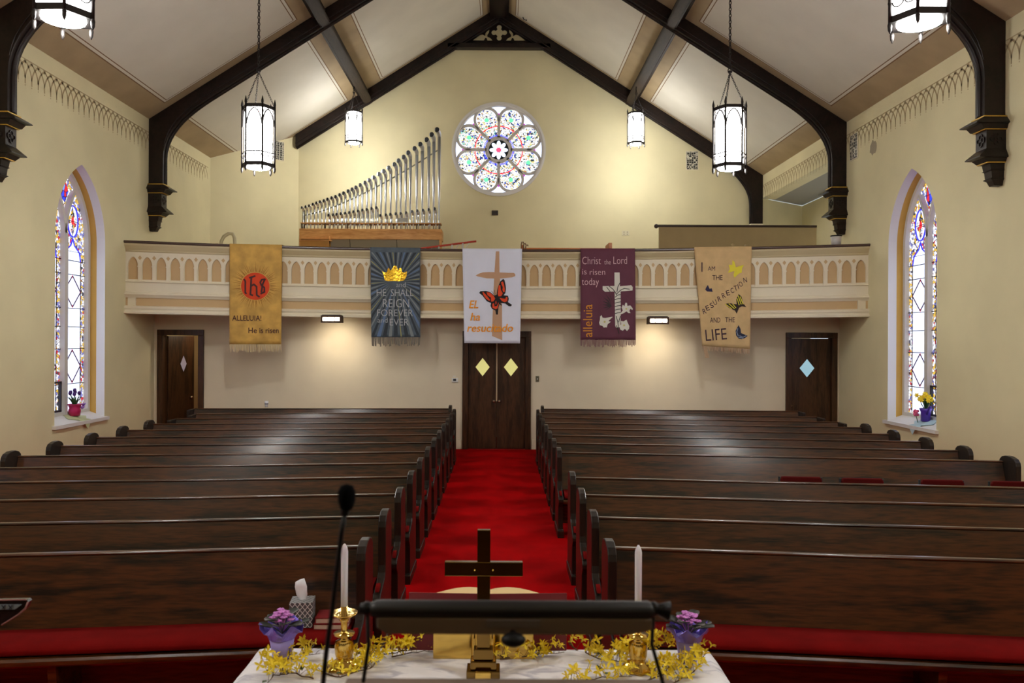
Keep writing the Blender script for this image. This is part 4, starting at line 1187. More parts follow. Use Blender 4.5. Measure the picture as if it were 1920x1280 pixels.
# 1 gold banner
GOLDC = mat('gold_banner_cloth', (200, 156, 72), .7, var=.22, vscale=5, sheen=.2)
b = Banner('gold banner with orange sun disc and the letters IHS, leftmost on the balcony', [(433, 463), (527, 466), (526, 645), (432.5, 645)], GOLDC, .4, (mat('pale_net_fringe', (206, 184, 140), .8), 60, .15))
INK = mat('maroon_ink', (66, 24, 22), .7)
random.seed(5)
rays = []
for i in range(64):
    a = i / 64 * 2 * math.pi + random.uniform(-.04, .04); r0 = 27; r1 = random.uniform(34, 47); da = .03
    rays.append([(479 + r0 * math.cos(a - da), 536 + r0 * math.sin(a - da)), (479 + r1 * math.cos(a), min(590, 536 + r1 * math.sin(a))), (479 + r0 * math.cos(a + da), 536 + r0 * math.sin(a + da))])
b.poly('sun_ray', rays, mat('dull_gold_thread', (160, 112, 40), .7), 0)
b.poly('sun_disc', circ(479, 536.5, 25.5, 36), mat('orange_felt', (214, 66, 22), .8, var=.1, vscale=8), 1)
g_ = lambda x, y: (420 + x / 6.09, 455 + y / 6.09)
b.strokes('monogram', [[g_(240, 420), g_(252, 440), g_(252, 570), g_(262, 580)], [g_(300, 400), g_(355, 380)], [g_(318, 395), g_(308, 590), g_(330, 600)], [g_(322, 490), g_(345, 475), g_(372, 500), g_(374, 595), g_(400, 615)], [g_(465, 415), g_(430, 420), g_(412, 450), g_(425, 485), g_(458, 510), g_(460, 560), g_(420, 580)], [g_(465, 415), g_(440, 470), g_(425, 560)]], 3.2, INK, 3)
b.text([('ALLELUIA!', 438, 489.5, 601, 10), ('He is risen', 467, 521.5, 624, 10)], INK, off=.01)
# 2 blue banner
BLUEC = mat('slate_blue_banner_cloth', (82, 94, 104), .75, var=.15, vscale=8)
q2 = [(694.5, 469), (788, 471), (788, 632), (697, 632)]
b = Banner('slate blue banner with gold crown and radiating stripes, second from the left', q2, BLUEC, 1.2, (mat('grey_fringe', (120, 112, 100), .8), 34, .17))
cx_, cy_ = 742, 527
def edge(a):
    dx, dy = math.cos(a), math.sin(a); t = 1e9
    for X_, sgn in ((696.5, -1), (786.5, 1)):
        if dx * sgn > 1e-6: t = min(t, (X_ - cx_) / dx)
    for Y_, sgn in ((473, -1), (630.5, 1)):
        if dy * sgn > 1e-6: t = min(t, (Y_ - cy_) / dy)
    return (cx_ + dx * t, cy_ + dy * t)
sets = {'pale': [], 'dark': [], 'yellow': [], 'blue': []}; random.seed(11)
for i in range(64):
    a = i / 64 * 2 * math.pi; kind = ['dark', 'pale', 'dark', 'blue', 'dark', 'pale', 'dark', 'yellow'][i % 8]
    da = {'dark': .03, 'pale': .022, 'blue': .03, 'yellow': .012}[kind] * random.uniform(.7, 1.3)
    sets[kind].append([(cx_ + 14 * math.cos(a), cy_ + 10 * math.sin(a)), edge(a - da), edge(a + da)])
for kind, c_ in (('dark', (46, 54, 62)), ('pale', (126, 134, 136)), ('yellow', (166, 162, 98)), ('blue', (96, 120, 156))):
    b.poly('stripe', sets[kind], mat('stripe_' + kind, c_, .75), 0)
k_ = lambda x, y: (685 + x / 6.4, 460 + y / 6.4)
b.poly('crown', [k_(*p) for p in ((205, 310), (235, 325), (262, 318), (270, 285), (285, 265), (300, 305), (322, 280), (345, 240), (372, 245), (395, 300), (408, 270), (430, 268), (440, 318), (470, 325), (500, 305), (492, 375), (465, 420), (410, 430), (340, 425), (270, 430), (235, 418), (222, 360))], mat('gold_lame', (236, 190, 60), .16, metal=1, bump=1.0, bscale=22), 4, 'crown of shiny gold foil')
b.text([('and', 743, 760.5, 538, 9), ('HE', 707, 724.5, 555, 13), ('SHALL', 733, 775, 555, 13), ('REIGN', 718.5, 767, 576, 15.5), ('FOREVER', 708, 774, 592.5, 12.5), ('and', 708.5, 727, 604.5, 9), ('EVER', 731, 766, 610, 12.5)], mat('silver_lettering', (190, 192, 194), .6), 3)
# 3 white banner
b = Banner('white banner with tan cross and orange monarch butterfly above the double doors', [(867, 468), (979, 469), (975, 643.5), (870.5, 643)], mat('white_banner_cloth', (228, 232, 248), .8, var=.02), 2.2)
u_ = lambda x, y: (860 + x / 6.4, 460 + y / 6.4)
TANF = mat('tan_applique', (200, 160, 128), .8)
b.poly('cross', [[u_(*p) for p in ((447, 70), (487, 70), (490, 320), (520, 700), (522, 1135), (400, 1085), (412, 700), (430, 320))], [u_(*p) for p in ((205, 360), (240, 340), (290, 322), (360, 318), (480, 322), (600, 328), (660, 328), (680, 345), (678, 368), (640, 382), (480, 398), (340, 394), (280, 382), (230, 372))]], TANF, 0)
BLK = mat('black_applique', (26, 22, 24), .8); ORF = mat('orange_applique', (232, 78, 34), .8)
wing = [[(535, 400), (552, 420), (562, 470), (568, 520), (560, 570), (540, 598), (590, 602), (602, 640), (592, 680), (640, 712), (628, 730), (600, 728), (560, 696), (500, 690), (520, 715), (510, 722), (492, 700), (478, 740), (470, 830), (448, 828), (440, 780), (400, 760), (382, 725), (388, 690), (340, 670), (300, 620), (285, 600), (245, 570), (262, 548), (330, 545), (380, 560), (425, 600), (455, 590), (462, 540), (470, 500), (500, 430)]]
b.poly('butterfly', [[u_(*p) for p in w_] for w_ in wing], BLK, 1)
b.poly('butterfly_patch', [[u_(*p) for p in w_] for w_ in ([(508, 440), (532, 432), (545, 470), (554, 520), (552, 560), (535, 560), (525, 530), (530, 500), (515, 470)], [(480, 480), (500, 475), (505, 530), (530, 575), (510, 608), (478, 610), (468, 580)], [(285, 562), (300, 560), (345, 610), (375, 650), (370, 665), (330, 640), (300, 600)], [(335, 560), (375, 565), (425, 610), (438, 640), (415, 672), (390, 672), (388, 625), (345, 595)], [(490, 628), (560, 640), (570, 615), (588, 625), (582, 670), (550, 680), (520, 668)], [(440, 680), (450, 660), (455, 690), (445, 715)], [(405, 700), (425, 690), (430, 730), (462, 725), (475, 680), (480, 700), (465, 755), (440, 765), (405, 745)])], ORF, 2)
b.strokes('antenna', [[u_(440, 585), u_(428, 535)], [u_(432, 590), u_(392, 545)]], .6, BLK, 2)
ORL = mat('orange_lettering', (244, 158, 34), .8)
b.text([('EL', 879.5, 896.5, 577.5, 14.5, .2), ('ha', 882, 900, 600.5, 14, .2), ('resucitado', 876, 961, 621.5, 14.5, .2)], ORL, 3, off=.012)
# 4 purple banner
PURC = mat('plum_banner_cloth', (98, 48, 66), .75, var=.08, vscale=4)
b = Banner('plum purple banner with white cross and lilies, second from the right', [(1089, 474), (1190, 475), (1191.5, 637), (1088.5, 637)], PURC, 3.0, (mat('plum_fringe', (140, 108, 102), .8), 46, .135))
v_ = lambda x, y: (1075 + x / 6.4, 460 + y / 6.4)
WHF = mat('white_felt', (222, 218, 206), .8); GRL = mat('dark_green_felt', (46, 50, 42), .8)
leafp = []
for a in range(9):
    an = R(150 + a * 17); x0, y0 = 470, 720; r = 150 - 8 * abs(a - 5)
    leafp.append([v_(x0 - 10, y0 + 12), v_(x0 + r * .5 * math.cos(an) - 14 * math.sin(an) * .6, y0 + r * .55 * math.sin(an) + 10), v_(x0 + r * math.cos(an), y0 + r * 1.15 * math.sin(an)), v_(x0 + r * .5 * math.cos(an) + 10, y0 + r * .55 * math.sin(an) - 10)])
b.poly('palm_leaf', leafp, mat('dusky_green_felt', (62, 48, 52), .8), 0)
b.poly('cross', [[v_(*p) for p in ((492, 325), (552, 325), (556, 490), (690, 478), (708, 500), (706, 540), (563, 552), (566, 800), (560, 980), (510, 985), (500, 960), (498, 800), (494, 552), (380, 556), (352, 530), (352, 488), (492, 486))]], WHF, 1)
b.strokes('vine', [[v_(500, 620), v_(530, 595), v_(560, 590)]] + [[v_(498, 650 + 42 * i), v_(530, 640 + 42 * i), v_(562, 636 + 42 * i)] for i in range(5)] + [[v_(400, 500), v_(440, 552)], [v_(430, 490), v_(470, 520), v_(500, 560), v_(515, 590)], [v_(556, 450), v_(530, 500), v_(520, 560)], [v_(670, 526), v_(610, 515), v_(560, 540), v_(510, 590)], [v_(512, 850), v_(530, 920), v_(540, 990)], [v_(560, 850), v_(540, 920)], [v_(515, 960), v_(545, 1055)]], 1.3, GRL, 2)
b.poly('lily', [[v_(*p) for p in ((545, 835), (590, 780), (575, 745), (590, 712), (610, 730), (622, 688), (640, 690), (645, 725), (680, 720), (708, 755), (705, 775), (680, 760), (668, 785), (682, 812), (655, 810), (635, 790), (605, 810))], [v_(*p) for p in ((340, 835), (322, 850), (320, 890), (310, 925), (318, 955), (350, 965), (365, 985), (385, 980), (400, 985), (410, 945), (448, 915), (420, 905), (470, 858), (465, 855), (380, 870), (350, 865))], [v_(*p) for p in ((565, 905), (600, 910), (635, 890), (650, 930), (668, 965), (665, 1000), (640, 1025), (615, 1000), (590, 1022), (560, 1010), (548, 970), (570, 945))]], WHF, 3)
b.poly('lily_centre', [circ(*v_(605, 958), 2, 8), circ(*v_(375, 915), 2, 8), circ(*v_(632, 760), 1.8, 8)], mat('pale_yellow_felt', (206, 196, 120), .8), 4)
PK = mat('pale_pink_lettering', (226, 190, 194), .7)
b.text([('Christ', 1092, 1126.5, 495, 14), ('the', 1133, 1145, 495.5, 9), ('Lord', 1150, 1175, 495, 14), ('is', 1092, 1100, 514, 10), ('risen', 1106, 1134.5, 515, 10), ('today', 1091, 1123, 534, 13)], PK, 2)
vs, fs = text2d('alleluia', -.0)
lx = min(v[0] for v in vs); hx = max(v[0] for v in vs); hy = max(v[1] for v in vs)
b.put('side_lettering', b.px([(1110.5 - w_ / hy * 17, 631.5 - (u - lx) / (hx - lx) * 61) for u, w_ in vs]), fs, mat('amber_lettering', (214, 140, 40), .7), 2)
# 5 tan banner
b = Banner('tan burlap banner with butterflies and dark purple lettering, rightmost on the balcony', [(1303, 471), (1407, 468.5), (1404, 654), (1318, 648)], mat('tan_burlap', (206, 174, 124), .85, var=.08, vscale=6, bump=.15, bscale=200), 4.1, (mat('burlap_fringe', (180, 150, 118), .85), 70, .1))
h_ = lambda x, y: (1290 + x / 5.818, 460 + y / 5.818)
VI = mat('dark_purple_lettering', (58, 34, 52), .8)
it = [('I', 1316.3, 1318.3, 509, 18), ('AM', 1328, 1341, 507, 8), ('THE', 1336, 1354.5, 524.5, 9), ('AND', 1332, 1350.5, 604.5, 9.5), ('THE', 1359, 1376.5, 604, 9.5), ('LIFE', 1325, 1362.5, 639, 21, 0, 5)]
for L_, x_, y_, an in (('R', 178, 748, 18), ('E', 212, 712, 20), ('S', 255, 684, 22), ('U', 290, 652, 24), ('R', 335, 612, 20), ('R', 380, 578, 18), ('E', 420, 548, 14), ('C', 465, 522, 14), ('T', 503, 497, 14), ('I', 545, 478, 16), ('O', 558, 455, 20), ('N', 598, 410, 10)):
    px_, py_ = h_(x_, y_); it.append((L_, px_, px_ + (1.2 if L_ == 'I' else 6), py_, 9.5, 0, an))
b.text(it, VI, 2, off=.0)
b.poly('yellow_butterfly', [[h_(*p) for p in ((480, 160), (500, 180), (515, 240), (560, 225), (600, 215), (580, 250), (575, 300), (545, 310), (500, 355), (490, 320), (500, 280), (430, 300), (450, 260), (440, 210), (475, 215))]], mat('yellow_felt', (228, 214, 60), .8), 1)
BB = mat('black_brown_felt', (46, 32, 26), .8)
b.poly('small_butterfly', [[h_(*p) for p in ((222, 428), (240, 470), (262, 465), (272, 505), (215, 500), (195, 480), (205, 455))]], mat('navy_felt', (40, 34, 70), .8), 1)
b.poly('striped_butterfly', [[h_(*p) for p in ((545, 530), (575, 560), (590, 630), (625, 675), (580, 665), (550, 680), (540, 705), (525, 745), (505, 710), (440, 680), (398, 640), (440, 628), (500, 640), (525, 640), (520, 590))]], BB, 1)
b.strokes('butterfly_stripe', [[h_(405, 642), h_(470, 690)], [h_(440, 635), h_(500, 690)], [h_(480, 640), h_(515, 680)], [h_(540, 550), h_(570, 640)], [h_(530, 580), h_(550, 650)], [h_(560, 560), h_(590, 640)]], 1.4, MATS['yellow_felt'], 2)
b.poly('blue_butterfly', [[h_(*p) for p in ((545, 868), (565, 910), (570, 955), (600, 968), (638, 985), (610, 1010), (575, 1022), (545, 1015), (518, 980), (512, 930), (528, 900))]], mat('dark_blue_felt', (36, 42, 66), .8), 1)
b.strokes('butterfly_stripe', [[h_(535, 905), h_(525, 945), h_(540, 985)], [h_(555, 985), h_(590, 1000), h_(620, 985)], [h_(545, 1000), h_(590, 1010)]], 1.2, mat('light_blue_felt', (150, 166, 190), .8), 2)
q = b.px([h_(172, 1090), h_(205, 1100), h_(240, 1225), h_(195, 1228)])
b.put('loose_tassel', q, [(0, 1, 2, 3)], MATS['burlap_fringe'], 0)

# ------------------------------------------------------------------ communion table
TZ = .95; TX0, TX1, TY0, TY1 = at(492, 1215, 3.26)[0], at(1325, 1215, 3.26)[0], 2.35, 3.26
t = thing('communion_table', 'wooden communion table hidden beneath the white cloth', 'table', ((TX0 + TX1) / 2, 2.8, 0))
MB().box(TX0 + .02, TX1 - .02, TY0 + .02, TY1 - .02, TZ - .05, TZ - .006).build('tabletop', DOORW, t, bevel=.004)
for x in (TX0 + .08, TX1 - .16):
    for y in (TY0 + .08, TY1 - .16): MB().box(x, x + .08, y, y + .08, .4 if False else 0, TZ - .05).build('leg', DOORW, t, bevel=.004)
# cloth
def marble():
    m = bpy.data.materials.new('white_patterned_cloth'); m.use_nodes = True; N = m.node_tree.nodes; L = m.node_tree.links; b_ = N['Principled BSDF']
    tc = N.new('ShaderNodeTexCoord'); mp = N.new('ShaderNodeMapping'); mp.inputs['Scale'].default_value = (3, 9, 3); L.new(tc.outputs['Object'], mp.inputs[0])
    n = N.new('ShaderNodeTexNoise'); n.inputs['Scale'].default_value = 2.2; n.inputs['Detail'].default_value = 6; n.inputs['Distortion'].default_value = 1; L.new(mp.outputs[0], n.inputs[0])
    r = N.new('ShaderNodeValToRGB'); r.color_ramp.elements[0].position = .35; r.color_ramp.elements[0].color = srgb(196, 194, 204); r.color_ramp.elements[1].position = .52; r.color_ramp.elements[1].color = srgb(240, 238, 240)
    L.new(n.outputs['Fac'], r.inputs[0]); L.new(r.outputs[0], b_.inputs['Base Color']); b_.inputs['Roughness'].default_value = .75; return m
mb = MB(); nx, ny = 60, 30
def cl(u, v):
    x = TX0 - .3 + (TX1 - TX0 + .6) * u; y = TY0 - .25 + (TY1 - TY0 + .5) * v; z = TZ + .004
    ox = max(TX0 - x, x - TX1, 0); oy = max(TY0 - y, y - TY1, 0); d = max(ox, oy)
    if d > 0:
        z = TZ + .004 - d
        xx = min(max(x, TX0 - .012), TX1 + .012); yy = min(max(y, TY0 - .012), TY1 + .012)
        wv = .012 * math.sin((x + y) * 22) * min(1, d * 6)
        if ox >= oy: x = xx + (wv if x > 0 else -wv); y = yy
        else: y = yy + (wv if y > 2.8 else -wv); x = xx
    return (x, y, z)
vs = [cl(i / nx, j / ny) for j in range(ny + 1) for i in range(nx + 1)]
mb.add(vs, [(j * (nx + 1) + i, j * (nx + 1) + i + 1, (j + 1) * (nx + 1) + i + 1, (j + 1) * (nx + 1) + i) for j in range(ny) for i in range(nx)], 0, True)
o = mb.build('tablecloth', marble(), clean=False); tag(o, 'white patterned cloth draped over the communion table', 'tablecloth')
so = o.modifiers.new('t', 'SOLIDIFY'); so.thickness = .003; so.offset = 1
TZ += .008

# candlesticks
WAX = mat('white_wax', (226, 226, 236), .5); WAX.node_tree.nodes['Principled BSDF'].inputs['Subsurface Weight'].default_value = .2
def make_candlestick():
    t = thing('candlestick', None, 'candlestick')
    b_ = MB()
    for k in range(8):     # scalloped foot
        pass
    prof = [(.062, 0), (.064, .006), (.058, .012), (.05, .02), (.035, .03), (.028, .036), (.03, .04), (.034, .055), (.036, .085), (.034, .1)]
    n = 32; vs = []; fs = []
    for r, z in prof:
        for j in range(n):
            q = 2 * math.pi * j / n; rr = r * (1 + (.08 * math.cos(8 * q) if z < .03 else 0)); vs.append((rr * math.cos(q), rr * math.sin(q), z))
    for i in range(len(prof) - 1):
        for j in range(n): fs.append((i * n + j, i * n + (j + 1) % n, (i + 1) * n + (j + 1) % n, (i + 1) * n + j))
    b_.add(vs, fs, 0, True); b_.add(vs[:n], [tuple(range(n))])
    b_.build('foot', BRASS, t)
    MB().lathe([(.034, .1), (.012, .112), (.012, .12), (.038, .127), (.04, .133), (.014, .135), (.012, .145), (.013, .175), (.02, .185), (.018, .19)], n=24).build('stem', BRASS, t)
    MB().lathe([(.018, .19), (.03, .195), (.05, .207), (.051, .211), (.028, .203), (.014, .2), (.0135, .235), (.012, .235), (.012, .2), (.001, .2)], n=28).build('drip_pan', BRASS, t)
    return t
def make_candle():
    t = thing('candle', None, 'candle')
    MB().lathe([(.0128, 0), (.0135, .24), (.0115, .252), (.004, .268), (.001, .27)], n=16).build('wax', WAX, t)
    MB().tube([(0, 0, .265), (.001, 0, .28)], .0012, 5).build('wick', BLACK, t)
    return t
cs = cd = None
for px, side in ((645, 'left'), (1196, 'right')):
    Y = 3.04; x, _ = at(px, 1255, Y)
    l1 = 'brass candlestick standing on the %s side of the table' % side; l2 = 'white taper candle in the %s brass candlestick' % side
    if cs is None:
        cs = make_candlestick(); cs.location = (x, Y, TZ); tag(cs, l1, None, 'brass candlesticks')
        cd = make_candle(); cd.location = (x, Y, TZ + .202); tag(cd, l2, None, 'white taper candles')
    else:
        dup(cs, (x, Y, TZ), 0, l1, 'brass candlesticks'); dup(cd, (x, Y, TZ + .202), 0, l2, 'white taper candles')
# brass cross
DBR = mat('brass_dark_reflection', (128, 100, 52), .15, metal=1)  # brass colour darkened to stand in for dark reflections
Y = 2.98; x, _ = at(907, 1100, Y)
t = thing('altar_cross', 'brass altar cross on a stepped base at the centre of the table', 'cross', (x, Y, TZ))
MB().box(x - .024, x + .024, Y - .011, Y + .011, TZ + .10, 1.50).build('upright', DBR, t, bevel=.002)
MB().box(x - .145, x + .145, Y - .0125, Y + .0125, 1.329, 1.381).build('cross_arm', DBR, t, bevel=.002)
mb = MB().box(x - .062, x + .062, Y - .04, Y + .04, TZ, TZ + .03).box(x - .048, x + .048, Y - .032, Y + .032, TZ + .03, TZ + .062)
mb.box(x - .036, x + .036, Y - .022, Y + .022, TZ + .062, TZ + .104).build('stepped_base', DBR, t, bevel=.004)
MB().box(x - .03, x + .03, Y - .055, Y - .04, TZ, TZ + .035).build('emblem', BRASS, t, bevel=.006)
for s in (-1, 1): MB().ball((x + s * .034, Y - .014, 1.352), .004, n=6).build('screw', BRASS, t)
# bible on its brass stand
Y = 3.2; xl, _ = at(768, 1110, Y); xr, _ = at(1062, 1112, Y); xm = (xl + xr) / 2; zt_ = at(900, 1108, Y)[1]
t = thing('bible_stand', 'brass book stand with fluted middle behind the altar cross', 'book stand', (xm, Y - .06, TZ))
x0, _ = at(813, 1200, Y - .05); x1, _ = at(1000, 1200, Y - .05)
mb = MB().box(x0, x0 + .16, Y - .07, Y - .06, TZ, TZ + .18).box(x1 - .16, x1, Y - .07, Y - .06, TZ + .0, TZ + .18); mb.build('side_plate', BRASS, t, bevel=.002)
mb = MB()
for i in range(7):
    xx = x0 + .16 + (x1 - x0 - .32) * (i - .0) / 6; mb.tube([(xx, Y - .07, TZ), (xx, Y - .07, TZ + .2)], .011, 8)
mb.build('fluted_centre', BRASS, t)
MB().box(x0, x1, Y - .06, Y + .055, TZ, TZ + .012).build('ledge', BRASS, t, bevel=.002)
t = thing('open_bible', 'large open Bible with dark red covers propped up behind the cross', 'book', (xm, Y, TZ + .012))
CV = mat('dark_red_book_cover', (112, 22, 30), .45)
zc0 = TZ + .014
MB().prism([(xl, Y - .02), (xm, Y - .035), (xr, Y - .02), (xr, Y - .014), (xm, Y - .029), (xl, Y - .014)], zc0, zt_, 'z').build('cover', CV, t, bevel=.002)
PG = mat('cream_pages', (226, 196, 140), .8)
for s in (-1, 1):
    w_ = (xr - xl) / 2
    P_ = [(xm, Y - .02)] ; top = []
    for i in range(12):
        q = i / 11; top.append((xm + s * (w_ - .03) * q, Y - .012 + .085 * (math.sin(math.pi * min(1, q * 1.25 + .12)) ** .8 if q * 1.25 + .12 < 1 else 0) * (1 - q * .3) + .003))
    bot = [(xm + s * (w_ - .03) * i / 11, Y - .0285 + .0155 * i / 11) for i in range(12)]
    MB().prism(bot + top[::-1], zc0 + .005, zt_ - .004, 'z').build('page_block', PG, t)
# African violets in purple foil
FOIL = mat('purple_foil', (132, 112, 226), .25, metal=.35, bump=.6, bscale=40); POTM = mat('lilac_pot', (158, 146, 222), .5)
LEAF = mat('violet_leaf', (52, 56, 50), .6, var=.2, sheen=.3); VIOL = mat('violet_flower', (206, 128, 208), .7, var=.15, vscale=60)
def make_violet(seed):
    random.seed(seed)
    t = thing('african_violet', None, 'potted plant')
    MB().lathe([(.034, 0), (.05, .095), (.047, .095), (.034, .01), (.001, .01)], n=20).build('pot', POTM, t)
    mb = MB(); n = 24; vs = []
    for k, (r, z) in enumerate(((.05, .085), (.056, .105), (.066, .122), (.078, .132))):
        for j in range(n):
            q = 2 * math.pi * j / n; rr = r * (1 + (.12 * k / 3) * math.cos(5 * q + seed)); vs.append((rr * math.cos(q), rr * math.sin(q), z + .018 * k / 3 * math.sin(6 * q)))
    mb.add(vs, [(i * n + j, i * n + (j + 1) % n, (i + 1) * n + (j + 1) % n, (i + 1) * n + j) for i in range(3) for j in range(n)], 0, False)
    o = mb.build('foil_wrap', FOIL, t); m_ = o.modifiers.new('t', 'SOLIDIFY'); m_.thickness = .001
    for i in range(11):
        a = i * 2.4; r = .048 + .014 * (i % 3); zz = .135 + .012 * (i % 4); mb = MB(); pts = []
        for q in range(12):
            w_ = 2 * math.pi * q / 12; u = r + .028 * math.cos(w_); v = .023 * math.sin(w_)
            pts.append((u * math.cos(a) - v * math.sin(a), u * math.sin(a) + v * math.cos(a), zz + .008 * math.cos(w_) + .006 * abs(math.sin(w_))))
        c_ = (r * math.cos(a), r * math.sin(a), zz - .004)
        mb.add(pts + [c_] + [(p[0], p[1], p[2] - .004) for p in pts], [(q, (q + 1) % 12, 12) for q in range(12)] + [(q, (q + 1) % 12, 13 + (q + 1) % 12, 13 + q) for q in range(12)], 0, True)
        mb.tube([(0, 0, .1), (r * .5 * math.cos(a), r * .5 * math.sin(a), zz - .01), c_], .0025, 5)
        mb.build('leaf', LEAF, t, clean=False)
    for i in range(16):
        a = i * 2.4; r = .009 * math.sqrt(i) * 1.15; c_ = Vector((r * math.cos(a), r * math.sin(a), .188 - .002 * i + random.uniform(-.006, .006))); mb = MB()
        for k in range(5):
            q = 2 * math.pi * k / 5 + i; cc = c_ + Vector((.0085 * math.cos(q), .0085 * math.sin(q), .002)); mb.ball(cc, .007, 0, 6, .003)
        mb.tube([(0, 0, .1), tuple(c_)], .0012, 4)
        mb.build('flower', VIOL, t, clean=False)
    return t
Y = 3.12
v = make_violet(1); v.location = (at(529, 1200, Y)[0], Y, TZ); v['label'] = 'purple African violet in foil at the left end of the table'; v['group'] = 'African violets on the table'
v = make_violet(4); v.location = (at(1290, 1200, Y)[0], Y, TZ); v['label'] = 'purple African violet in foil at the right end of the table'; v['group'] = 'African violets on the table'
# forsythia sprays
YEL = mat('forsythia_yellow', (240, 214, 40), .55, var=.04, vscale=30); TWIG = mat('brown_twig', (84, 58, 34), .8); GLF = mat('dark_green_leaf', (58, 78, 40), .6)
bl = MB()
for k in range(4):
    a = math.pi / 2 * k
    P_ = [(0, .0), (.005, .007), (.0055, .018), (.0, .028), (-.0055, .018), (-.005, .007)]
    vs = [(u * math.cos(a) - v2 * math.sin(a), u * math.sin(a) + v2 * math.cos(a), .004 + .35 * v2 + (.003 if abs(u) > 0 else 0)) for u, v2 in P_]
    bl.add(vs, [(0, 1, 2, 3), (0, 3, 4, 5)])
bl.tube([(0, 0, -.006), (0, 0, .004)], [.002, .004], 5)
BLM = None
def spray(label, pts, nb, rise=.02, leaves=2):
    """pts: table plan points (photo px on the table top)"""
    global BLM
    W = []
    for px, py, dz in pts:
        z = TZ + dz; yy = py - (px - 960) * ROLL; Y = (CH - z) * F / (yy - 640); x, _ = at(px, py, Y); W.append(Vector((x, Y, z)))
    root = thing('forsythia_spray', label, 'flowers', tuple(W[0]), 0, 'forsythia sprays on the table')
    # smooth path
    path = []
    for i in range(len(W) - 1):
        for q in range(4): path.append(W[i].lerp(W[i + 1], q / 4) + Vector((random.uniform(-.006, .006), random.uniform(-.006, .006), random.uniform(0, .008))))
    path.append(W[-1])
    mb = MB().tube(path, [.0028 - .0018 * i / len(path) for i in range(len(path))], 5)
    spots = []
    for i in range(int(nb * 1.35)):
        t_ = random.random() * (len(path) - 1.01); k = int(t_); p = path[k].lerp(path[k + 1], t_ - k)
        o_ = Vector((random.uniform(-.035, .035), random.uniform(-.035, .035), random.uniform(.004, .055)))
        q = p + o_; q.z = max(q.z, TZ + .012); mb.tube([p, p.lerp(q, .6) + Vector((0, 0, .004)), q], .0009, 3); spots.append(q)
    mb.build('branch', TWIG, root, clean=False)
    for q in spots:
        if BLM is None: b0 = bl.build('blossom', YEL, root, clean=False, local=True); BLM = b0
        else: b0 = BLM.copy(); COL.objects.link(b0); b0.parent = root
        b0.location = q - Vector(root.location); b0.rotation_euler = (random.uniform(-1.3, 1.3), random.uniform(-1.2, 1.2), random.uniform(0, 6)); sc_ = random.uniform(.65, 1.0); b0.scale = (sc_,) * 3
    for i in range(leaves):
        p = random.choice(path) + Vector((0, 0, .02)); p.z = max(p.z, TZ + .02); a = random.uniform(0, 6); d = Vector((math.cos(a), math.sin(a), .2)); n_ = Vector((-d.y, d.x, 0))
        MB().add([p, p + d * .02 + n_ * .008, p + d * .045, p + d * .02 - n_ * .008 + Vector((0, 0, .003))], [(0, 1, 2, 3)]).build('leaf', GLF, root, clean=False)
random.seed(21)
spray('forsythia spray curling round the left violet pot', [(500, 1262, .0), (520, 1240, .005), (560, 1235, .01), (600, 1225, .01)], 26)
spray('forsythia spray at the lower left corner of the tablecloth', [(590, 1275, .0), (545, 1262, .01), (515, 1268, .0), (500, 1285, 0)], 24)
spray('forsythia spray lying at the foot of the left candlestick', [(600, 1262, .0), (640, 1272, .0), (690, 1255, .01), (712, 1240, .01)], 24)
spray('forsythia spray reaching from the left candlestick towards the book stand', [(660, 1240, .0), (700, 1232, .02), (740, 1225, .03), (778, 1218, .05)], 40)
spray('forsythia spray tip lying in front of the far left table edge', [(735, 1232, .0), (775, 1224, .0), (812, 1221, .0)], 10)
spray('forsythia spray lying just right of the brass cross base', [(938, 1238, .0), (965, 1232, .0), (1000, 1232, .01), (1058, 1222, .01)], 30, leaves=3)
spray('forsythia spray lying between cross and right candlestick at the far edge', [(1095, 1222, .0), (1120, 1235, .01), (1160, 1240, .01), (1180, 1225, .02)], 34)
spray('low forsythia spray along the near edge right of the cross', [(1060, 1282, .0), (1090, 1278, .0), (1140, 1272, .0), (1185, 1268, .01)], 24)
spray('forsythia spray climbing behind the right candlestick', [(1195, 1228, .01), (1210, 1215, .04), (1235, 1212, .06), (1262, 1212, .06)], 34)
spray('forsythia spray in front of the right violet pot', [(1215, 1278, .0), (1250, 1262, .01), (1285, 1245, .02), (1310, 1232, .03)], 40)
spray('forsythia spray at the right corner of the tablecloth', [(1240, 1285, .0), (1275, 1278, .0), (1300, 1262, .01), (1318, 1230, .04)], 26)
spray('thin bare forsythia twig standing behind the brass stand', [(1085, 1222, .02), (1072, 1212, .05), (1065, 1205, .07)], 4, leaves=0)

